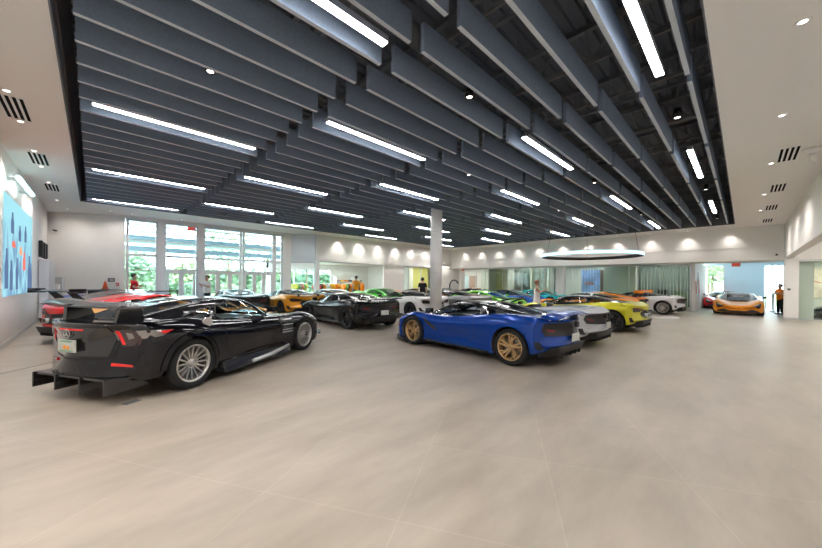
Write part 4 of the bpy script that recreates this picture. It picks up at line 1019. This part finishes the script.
# third row
car('amber yellow sports car with black wheels, rear quarter towards the camera', 'W', 6.6, 15.0, 91, P_AMBER, style='ten', tail='eye', wing='black')
car('black sports car behind the dark graphite car', 'W', 8.8, 14.95, 89, P_BLACK, style='ten', near=False)
car('bright green sports car with black bonnet stripes behind the graphite car', 'W', 12.45, 15.2, -93, P_GREEN, style='ten', near=False, roof=P_GREEN, stripes=[(-.34,-.12,BLACKGLOSS),(.12,.34,BLACKGLOSS)])
car('orange sports car beside the man in black, behind the white car', 'W', 15.6, 14.9, -88, P_ORANGE, style='ten', near=False)
car('black sports car in the far row left of the yellow office wall', 'W', 18.0, 15.1, -90, P_BLACK, style='ten', near=False)
car('black sports car with copper bonnet stripe in the far row', 'W', 20.9, 14.2, -90, P_BLACK, style='ten', near=False, stripes=[(-.3,.3,paint('copper_paint', (.75,.22,.06), .3))])
# left block behind the black coupe
car('dark teal-grey sports car near the entrance doors', 'W', 4.6, 16.1, 88, P_DGREY, style='ten', tail='mesh')
car('amber sports car parked alongside and behind the black winged coupe', 'W', 1.72, 9.6, 30, P_AMBER, style='ten', near=True, tail='plain', roof=P_AMBER)
car('red sports car with grey bonnet and roof stripes on the left', 'W', 1.15, 12.2, 30, P_RED, style='ten', near=True, tail='eye', roof=P_RED, stripes=[(-.30,-.14,P_BRONZE),(.14,.30,P_BRONZE)], rear_m=P_RED)
car('black sports car with tall fin and wing by the end wall', 'W', 1.0, 14.6, 30, P_BLACK, style='ten', near=False, wing='big', roof=BLACKGLOSS)
car('blue sports car with black roof by the end wall', 'W', 1.15, 17.05, 29, P_NAVY, style='ten', near=False)
# gallery
car('papaya orange sports car facing the camera in the gallery doorway', 'W', 25.95, .22, 180, P_PAPAYA, style='ten', roof=BLACKGLOSS)
car('red sports car with black roof inside the gallery behind the orange car', 'W', 30.7, .93, 180, P_RED, style='ten', near=False)
car('black sports car behind the far right glass', 'W', 25.6, -4.85, 90, P_DGREY, style='ten', near=False)
# ------------------------------------------------------------------ people
SKIN = principled('skin', (.55,.33,.24), .5); HAIRD = principled('dark_hair', (.025,.018,.014), .6); HAIRB = principled('auburn_hair', (.28,.11,.05), .6)
EYE = principled('eye', (.03,.02,.02), .2)
def cloth(name, c): return principled(name, c, .85, spec=.2)
def skinned(name, verts, edges, radii, mat, parent, levels=2, root=0):
    bm = bmesh.new(); ly = bm.verts.layers.skin.verify(); vs = []
    for i, p in enumerate(verts):
        v = bm.verts.new(p); r = radii[i]; r = (r, r) if not isinstance(r, tuple) else r
        v[ly].radius = r; v[ly].use_root = (i == root); vs.append(v)
    for a, b in edges: bm.edges.new((vs[a], vs[b]))
    me = bpy.data.meshes.new(name+'_skel'); bm.to_mesh(me); bm.free()
    o = bpy.data.objects.new('tmp', me); COL.objects.link(o)
    sk = o.modifiers.new('skin', 'SKIN'); sk.use_smooth_shade = True
    sb = o.modifiers.new('sub', 'SUBSURF'); sb.levels = levels; sb.render_levels = levels
    dg = bpy.context.evaluated_depsgraph_get(); dg.update()
    out = bpy.data.meshes.new_from_object(o.evaluated_get(dg)); bpy.data.objects.remove(o); bpy.data.meshes.remove(me)
    out.name = name; out.materials.clear(); out.materials.append(mat)
    for p in out.polygons: p.use_smooth = True
    q = bpy.data.objects.new(name, out); COL.objects.link(q); q.parent = parent
    return q
def person(label, x, y, face, h=1.75, top=(.5,.5,.5), legs=(.05,.05,.07), hair=HAIRD, arms='down', dress=False, sleeve=True, long_hair=False, slim=1., phone=False):
    """stands facing the local +x direction"""
    t = thing('person', label, 'person', (x, y, 0), math.radians(face)); k = h/1.75
    hands = {'down': lambda s: ((.0,s*.24,1.12),(.06,s*.25,.88)), 'crossed': lambda s: ((.06,s*.27,1.16),(.23,-s*.02,1.22+.03*s)), 'phone': lambda s: ((.12,s*.22,1.16),(.36,s*.06,1.30)), 'hips': lambda s: ((-.06,s*.33,1.17),(.08,s*.19,1.0))}[arms]
    Vv, E, R = [], [], []
    def add(p, r, frm=None):
        Vv.append(Vector(p)*k); R.append(r*k if not isinstance(r, tuple) else (r[0]*k, r[1]*k)); i = len(Vv)-1
        if frm is not None: E.append((frm, i))
        return i
    w = slim
    pel = add((0,0,.95), .118*w); spn = add((.0,0,1.12), .112*w, pel); ch = add((0,0,1.32), .135*w, spn); nk = add((-.005,0,1.475), .055, ch)
    jaw = add((.02,0,1.555), .07, nk); hd = add((.012,0,1.645), .092, jaw); tp = add((0,0,1.725), .062, hd); nose = add((.118,0,1.615), .014, hd)
    for s in (1,-1): add((.0,s*.098,1.62), .018, hd)
    elb = {}
    for s in (1, -1):
        e, hnd = hands(s); e = Vector(e); hnd = Vector(hnd)
        sh = add((0,s*.175*w,1.405), .066, ch); el = add(e, .042, sh); wr = add(hnd, .027, el); elb[s] = (Vector((0,s*.175*w,1.405)), e, hnd)
        d = (hnd-e).normalized(); pm = add(hnd+d*.06, (.034,.02), wr); side = Vector((0,0,1)).cross(d); side = side.normalized() if side.length > .1 else Vector((0,1,0))
        if abs(d.z) > .8: side = Vector((1,0,0))
        for q, (off, ln) in enumerate(((-.026,.07),(-.009,.085),(.009,.08),(.026,.062))):
            a = add(hnd+d*.10+side*off, .009, pm); b = add(hnd+d*(.10+ln*.6)+side*off+Vector((.008,0,-.004)), .0085, a); add(hnd+d*(.10+ln)+side*off+Vector((.02,0,-.012)), .008, b)
        a = add(hnd+d*.045-side*.042, .011, pm); add(hnd+d*.085-side*.058, .009, a)
    for s in (1, -1):
        hp = add((0,s*.085*w,.86), .082*w, pel); kn = add((.015,s*.10,.49), .06, hp); an = add((-.01,s*.105,.10), .042, kn); he = add((-.02,s*.105,.045), .04, an); add((.13,s*.115,.035), .032, he)
    skinned('body', Vv, E, R, SKIN, t)
    for s in (1, -1): MB().sphere((.098*k,s*.034*k,1.65*k), .009*k, 8).build('eye', EYE, t)
    MB().tube([(.095*k,-.025*k,1.562*k),(.10*k,0,1.560*k),(.095*k,.025*k,1.562*k)], .006*k, 6).build('mouth', principled('lips', (.45,.16,.14), .5), t)
    hb = MB().sphere((-.012*k,0,1.672*k), .108*k, 16, sc=(1,.96,.98))
    for v in list(hb.bm.verts):
        if v.co.x > .03*k and v.co.z < 1.70*k: v.co.x = .03*k
        if v.co.z < 1.60*k: v.co.z = 1.60*k-(.16*k if long_hair and v.co.x < 0 else 0)
    hb.build('hair', hair, t)
    # shirt or dress
    c = cloth('cloth_top', top); Vv, E, R = [], [], []
    a0 = add((0,0,.80), .182*w); a1 = add((0,0,.96), .178*w, a0); a1 = add((0,0,1.12), .158*w, a1); a2 = add((0,0,1.31), .176*w, a1); add((0,0,1.45), .075, a2)
    if sleeve:
        for s in (1, -1):
            p0, p1, p2 = elb[s]; q = add(p0, .082, a2); add(p0.lerp(p1, .75), .062, q)
    skinned('shirt' if not dress else 'dress_top', Vv, E, R, c, t)
    if dress:
        MB().lathe([(.135*w*k,.95*k),(.17*w*k,.85*k),(.23*k,.5*k),(.235*k,.46*k),(.21*k,.47*k),(.13*w*k,.9*k)], 24).build('skirt', c, t)
    else:
        Vv, E, R = [], [], []
        p0 = add((0,0,1.04), .120*w); p = add((0,0,.93), .135*w, p0)
        for s in (1, -1): q = add((0,s*.10*w,.80), .098*w, p); q = add((.015,s*.10,.49), .078, q); add((-.005,s*.105,.09), .064, q)
        skinned('trousers', Vv, E, R, cloth('cloth_legs', legs), t)
    for s in (1, -1):
        sh = MB(); sh.hexa([(-.075*k,s*.105*k-.045*k,.001),(.19*k,s*.115*k-.045*k,.001),(.19*k,s*.115*k+.045*k,.001),(-.075*k,s*.105*k+.045*k,.001)], [(-.065*k,s*.105*k-.04*k,.10*k),(.15*k,s*.115*k-.03*k,.06*k),(.15*k,s*.115*k+.03*k,.06*k),(-.065*k,s*.105*k+.04*k,.10*k)])
        bevel(sh.build('shoe', BLACKP, t), .02*k)
    if phone:
        p = bevel(MB().cbox((0,0,0), (.01,.075,.15)).build('mobile_phone', BLACKP), .004); ph = Vector((.47,0,1.40))*k
        p.location = Vector((x,y,0))+Matrix.Rotation(math.radians(face),4,'Z') @ ph; p.rotation_euler = (0,0,math.radians(face)); tag(p, 'black mobile phone held up by the woman in the white dress', 'phone')
    return t
person('person in a red shirt with folded arms standing in front of the big windows', 1.3, 18.6, -20, 1.76, (.68,.02,.03), arms='crossed')
person('person in a white shirt and dark trousers in front of the entrance doors', 4.1, 18.75, 215, 1.74, (.80,.78,.76), (.03,.035,.06), arms='phone')
person('person in a sleeveless white dress holding up a phone between the cars', 14.6, 6.65, -60, 1.66, (.80,.74,.74), hair=HAIRB, arms='phone', dress=True, sleeve=False, slim=.9, phone=True, long_hair=False)
person('person in a black shirt standing left of the round column', 13.6, 12.95, 60, 1.78, (.015,.015,.018), (.02,.02,.025))
person('person in a grey shirt half hidden by the round column', 14.25, 12.4, 200, 1.80, (.16,.16,.18), (.03,.03,.04), arms='phone')
person('person in an orange shirt and black trousers standing in the gallery by the corner pillar', 26.3, -1.36, 130, 1.62, (.90,.22,.02), (.015,.015,.018), arms='crossed')
person('person in a dark top inside the shop at its right end', 14.4, 20.1, -90, 1.6, (.03,.03,.04), (.03,.03,.04), arms='down')
ot = person('person in an orange shirt standing inside the shop with their back turned', 13.2, 19.0, 90, 1.9, (.92,.33,.02), (.03,.03,.04), arms='hips')

# ------------------------------------------------------------------ shop stock
def tee(mb, w=.26, h=.62):
    P = [(-w*.62,0),(w*.62,0),(w*.66,h*.62),(w*1.05,h*.50),(w*1.22,h*.72),(w*.62,h),(w*.25,h),(0,h*.93),(-w*.25,h),(-w*.62,h),(-w*1.22,h*.72),(-w*1.05,h*.50),(-w*.66,h*.62)]
    return mb.prism(P, lambda a, b, d: (d, a, b), -.035, .035)
def rack(x, y, rz, cols, label, ncol):
    t = thing('clothes_rack', label, 'clothes rack', (x, y, 0), rz)
    MB().tube([(-.6,0,0),(-.6,0,1.35),(.6,0,1.35),(.6,0,0)], .016, 8, smooth=False).build('rack_frame', CHROME, t)
    for sx in (-.6,.6): MB().tube([(sx,-.25,.02),(sx,.25,.02)], .018, 8).build('foot', CHROME, t)
    for k, (c, nm) in enumerate(cols):
        o = tee(MB()).build('shirt', c); o.location = Vector((x,y,.70))+Matrix.Rotation(rz,4,'Z') @ Vector((-.5+k*.2,0,0)); o.rotation_euler = (0,0,rz+.12*math.sin(k*2.1))
        tag(o, '%s shirt hanging %s from the left on the %s' % (nm, ordn(k), ncol), 'shirt', 'shirts on the ' + ncol)
        MB().tube([(0,-.18,.60),(0,0,.66),(0,.18,.60)], .006, 5).tube([(0,0,.65),(0,.0,.67)], .006, 5).build('hanger', CHROME, o)
C = {n: cloth('cloth_'+n, c) for n, c in dict(orange=(.85,.24,.02), red=(.65,.05,.05), white=(.75,.74,.74), black=(.02,.02,.022), amber=(.85,.45,.04), coral=(.78,.22,.16), grey=(.3,.3,.32), green=(.25,.5,.15), yellow=(.75,.65,.12)).items()}
def cs(*n): return [(C[k], k) for k in n]
rack(10.75, 19.4, .15, cs('coral','red','black','orange','white','white'), 'chrome clothes rack just right of the slim white post', 'rack by the white post')
rack(11.95, 20.1, -.1, cs('white','grey','amber','amber','orange','amber'), 'chrome clothes rack left of the person in orange in the shop', 'rack left of the person in orange')
rack(13.9, 21.0, .1, cs('orange','green','black','orange','grey','amber'), 'chrome clothes rack at the back right of the shop', 'rack at the back right')
rack(9.9, 20.8, .4, cs('yellow','green','grey','coral','green','yellow'), 'chrome clothes rack behind the glazed corner', 'rack behind the glazed corner')
mq = thing('mannequin', 'headless mannequin torso in an orange jacket inside the shop', 'mannequin', (13.95,19.3,0))
MB().lathe([(0,0),(.17,0),(.17,.02),(.02,.03),(.02,.78),(.0,.78)], 20).build('stand', CHROME, mq)
MB().lathe([(.0,.70),(.16,.70),(.15,.85),(.19,1.12),(.20,1.25),(.12,1.36),(.05,1.40),(.05,1.44),(0,1.44)], 24, 0, Matrix.Diagonal((.7,1,1,1))).build('jacket', C['orange'], mq)
sh = thing('display_shelf', 'white display shelf with folded stock on the shop back wall', 'shelf', (15.6,24.3,0))
for sx in (-.9,.9): MB().box((sx-.02,-.3,0), (sx+.02,.25,1.9)).build('side_panel', TRIMW, sh)
for z in (.5,1.0,1.45): MB().box((-.88,-.3,z), (.88,.25,z+.03)).build('shelf_board', TRIMW, sh)
for q, z in enumerate((.53,1.03,1.48)):
    for k in range(4):
        n = ('orange','black','grey','amber')[(k+q) % 4]
        o = bevel(MB().cbox((0,0,.07), (.3,.35,.14)).build('folded_shirts', C[n]), .03); o.location = (15.6-.62+k*.41, 24.28, z); tag(o, '%s folded stack, %s from the left on the %s shelf of the shop wall' % (n, ordn(k), ('lowest','middle','top')[q]), 'folded shirts', 'folded stock on the shop shelf')
sc_ = thing('arched_stand', 'black arched stand beside the round column in the far corner', 'stand', (20.6,16.6,0))
MB().tube([(0,0,0),(0,0,1.2)]+[(.0,-.45+.45*math.cos(a),1.2+.5*math.sin(a)) for a in [PI*k/14 for k in range(1,13)]], .05, 10).build('arch', BLACKP, sc_); MB().lathe([(0,0),(.25,0),(.25,.03),(0,.03)], 20).build('foot', BLACKP, sc_)
# counter with a cone at the end wall
ct = thing('counter', 'dark high counter against the pale end wall', 'counter', (.40,18.82,0), math.radians(-20))
bevel(MB().box((-.55,-.25,1.04), (.5,.25,1.09)).build('counter_top', DARKSTEEL, ct), .01); MB().box((-.5,-.2,0), (.45,.2,1.04)).build('counter_base', BLACKP, ct)
cn = thing('traffic_cone', 'small orange cone standing on the dark counter', 'cone', (.38,18.78,1.091))
MB().lathe([(0,.02),(.10,.02),(.025,.34),(0,.345)], 20).build('cone_body', principled('cone_orange', (.9,.14,.03), .5), cn); MB().box((-.13,-.13,0), (.13,.13,.02)).build('cone_base', C['black'], cn)
for k, (x, y) in enumerate(((1.9,18.95),(2.9,18.95),(4.9,18.95))):
    p = thing('barrier_post', 'black retractable belt post by the entrance, %s from the left' % ordn(k), 'barrier post', (x,y,0), 0, 'belt posts by the entrance')
    MB().lathe([(0,0),(.17,0),(.17,.02),(.03,.05),(.03,.98),(.04,.99),(.04,1.05),(0,1.05)], 16).build('post', BLACKP, p)
    if k < 1: MB().box((.03,-.005,.96), (.98,.005,1.01)).build('belt', BLACKP, p)
st = thing('steel_post', 'slim steel barrier post in the gallery beside the orange car', 'post', (28.3,-1.2,0)); MB().lathe([(0,0),(.18,0),(.18,.03),(.035,.05),(.035,1.0),(.05,1.01),(.05,1.1),(0,1.1)], 16).build('post', ALU, st)

# ------------------------------------------------------------------ garden
GRASS = noisy(principled('lawn_green', (.30,.40,.18), .9), 3, .3); PAVE = principled('pale_paving', (.62,.60,.57), .8)
o = MB().box((-40,28.5,-.4), (80,110,-.06)).build('lawn', GRASS); o['kind'] = 'structure'
o = MB().box((-40,19.5,-.5), (8.5,28.5,-.05)).box((8.5,24.8,-.5), (80,28.5,-.05)).build('paving', PAVE); o['kind'] = 'structure'
o = MB().box((33.3,-40,-.4), (90,24.8,-.06)).build('lawn_side', GRASS); o['kind'] = 'structure'
CAN = principled('canopy_blue_grey', (.36,.50,.60), .6)
cp = thing('entrance_canopy', 'blue-grey entrance canopy with flat beams outside the big windows', 'canopy', (4.2,0,0))
MB().box((-4,21.3,3.55), (5.5,23.9,3.75)).build('upper_slab', CAN, cp); MB().box((-4,21.35,2.95), (5.5,21.55,3.2)).build('lower_beam', CAN, cp)
for xx in (-3.5,4.8): MB().box((xx-.12,23.2,-.05), (xx+.12,23.45,3.55)).build('canopy_post', TRIMW, cp)
BARK = principled('bark', (.25,.19,.14), .9)
LEAVES = [noisy(principled('leaf_'+n, c, .7), 1.5, .3) for n, c in (('mid', (.25,.35,.20)), ('light', (.36,.44,.26)), ('deep', (.17,.27,.17)))]
KIND = ('mid green leafy tree', 'light green leafy tree', 'deep green leafy tree')
for k, (x, y, h, r, c) in enumerate(((-6,34,3.6,1.7,0),(-1.5,32,3.4,1.6,1),(2.0,35,3.8,1.8,2),(6.0,33,3.1,1.5,1),(10.2,38,8.0,3.2,0),(14.5,34,5.0,2.2,1),(19,38,7.5,3.0,2),(24,34,5.2,2.3,1),(29,38,6.5,2.8,0),(41,2.0,5.0,2.1,1),(45.5,.5,6,2.2,0),(50,2.8,6.5,2.4,2),(37,34,6.0,2.4,2))):
    side = 'beyond the entrance lawn' if x < 30 else 'beyond the gallery window'
    t = thing('garden_tree', '%s %s, %s from the left' % (KIND[c], side, ordn([0,1,2,3,4,5,6,7,8,0,1,2,9][k])), 'tree', (x,y,-.06), 0, 'trees '+side)
    MB().tube([(0,0,0),(.08,.05,h*.35),(-.05,0,h*.6)], [.16,.12,.06], 8).build('trunk', BARK, t)
    mb = leaves(900, r, (0,0,h*.68), .26, k, .8); mb.build('crown', LEAVES[c], t, fix=False)
for k, (x, y, r, c) in enumerate(((-.6,27,1.3,1),(2.2,26.2,.95,0),(5.2,27.5,1.0,2),(7.2,26.5,.9,1),(10.6,28,1.1,0),(13,27.5,1.0,1))):
    t = thing('shrub', 'rounded garden shrub outside the windows, %s from the left' % ordn(k), 'shrub', (x,y,-.06), 0, 'shrubs outside the windows')
    MB().tube([(0,0,0),(0,0,.5)], .05, 6).build('stem', BARK, t); leaves(500, r, (0,0,r*.75), .14, 50+k, .75).build('foliage', LEAVES[c], t, fix=False)
hd = leaves(10, .1, (0,0,0), .1, 1)
hg = MB(); R_ = random.Random(5)
for _ in range(5000):
    q = Vector((R_.uniform(-30,40), 44+R_.uniform(-.6,.6), R_.uniform(0,3.0))); a = Vector((R_.gauss(0,1), R_.gauss(0,1), R_.gauss(0,1))).normalized(); b = a.orthogonal().normalized(); s_ = .35*R_.uniform(.6,1.3)
    hg.face([q-a*s_, q+b*s_*.5, q+a*s_, q-b*s_*.5])
hd.bm.free()
hg.box((-30,44.2,-.06), (40,44.8,2.5)); tag(hg.build('hedge', LEAVES[2], None, fix=False), 'long tall deep green hedge closing off the garden', 'hedge')
bd = thing('neighbour_building', 'pale low building beyond the hedge behind the entrance', 'building', (0,52,0))
MB().box((-16,0,0), (6,8,5.2)).build('wall', PAVE, bd); MB().box((-16.4,-.4,5.2), (6.4,8.4,5.6)).build('roof', CAN, bd)
for k in range(5): MB().box((-14+k*4,-.05,1.6), (-12+k*4,.02,3.4)).build('window', LOCK, bd)

# ------------------------------------------------------------------ light and view
wd = bpy.data.worlds.new('sky'); S.world = wd; wd.use_nodes = True; nt = wd.node_tree; bg = nt.nodes['Background']
tc = nt.nodes.new('ShaderNodeTexCoord'); nz = nt.nodes.new('ShaderNodeTexNoise'); nz.inputs['Scale'].default_value = 3; nz.inputs['Detail'].default_value = 5
rp = nt.nodes.new('ShaderNodeValToRGB'); rp.color_ramp.elements[0].position = .42; rp.color_ramp.elements[1].position = .62
rp.color_ramp.elements[0].color = (.62,.86,1,1); rp.color_ramp.elements[1].color = (1,1,1,1)
nt.links.new(tc.outputs['Generated'], nz.inputs['Vector']); nt.links.new(nz.outputs['Fac'], rp.inputs[0]); nt.links.new(rp.outputs[0], bg.inputs[0]); bg.inputs[1].default_value = SKY
def area(name, loc, rot, sx, sy, power, col):
    l = bpy.data.lights.new(name, 'AREA'); l.shape = 'RECTANGLE'; l.size = sx; l.size_y = sy; l.energy = power; l.color = col
    o = bpy.data.objects.new(name, l); COL.objects.link(o); o.location = loc; o.rotation_euler = rot; return o
# unseen area lights added to brighten the gallery, offices, shop and alcove
area('gallery_fill', (29,-.5,3.28), (0,0,0), 6, 2.6, 55, (.80,.93,1.0))
for yy, pw in ((3.8,70),(8.0,110),(12.4,150),(17.5,60),(20.5,50)): area('office_fill', (26.7,yy,2.93), (0,0,0), 1.6, 2.4, pw, (1,.96,.90))
area('shop_fill', (13,21.3,2.88), (0,0,0), 6, 4, 260, (.95,.98,1))
area('shop_room_fill', (21,18.9,2.88), (0,0,0), 3, 2, 120, (1,.97,.85)); area('alcove_fill', (18,-2.8,3.9), (0,0,0), 7, 2, 120, (1,.95,.9)); area('alcove_room_fill', (26,-4,2.9), (0,0,0), 3, 3, 150, (1,.96,.88))
sun = bpy.data.lights.new('sun', 'SUN'); sun.energy = 6.0; sun.angle = math.radians(8); so = bpy.data.objects.new('sun', sun); COL.objects.link(so); so.rotation_euler = (math.radians(48), 0, math.radians(20))
S.view_settings.view_transform = 'Standard'; S.view_settings.look = 'None'; S.view_settings.gamma = 1; S.view_settings.use_curve_mapping = False
S.view_settings.exposure = EXPO
S.cycles.transparent_max_bounces = 32
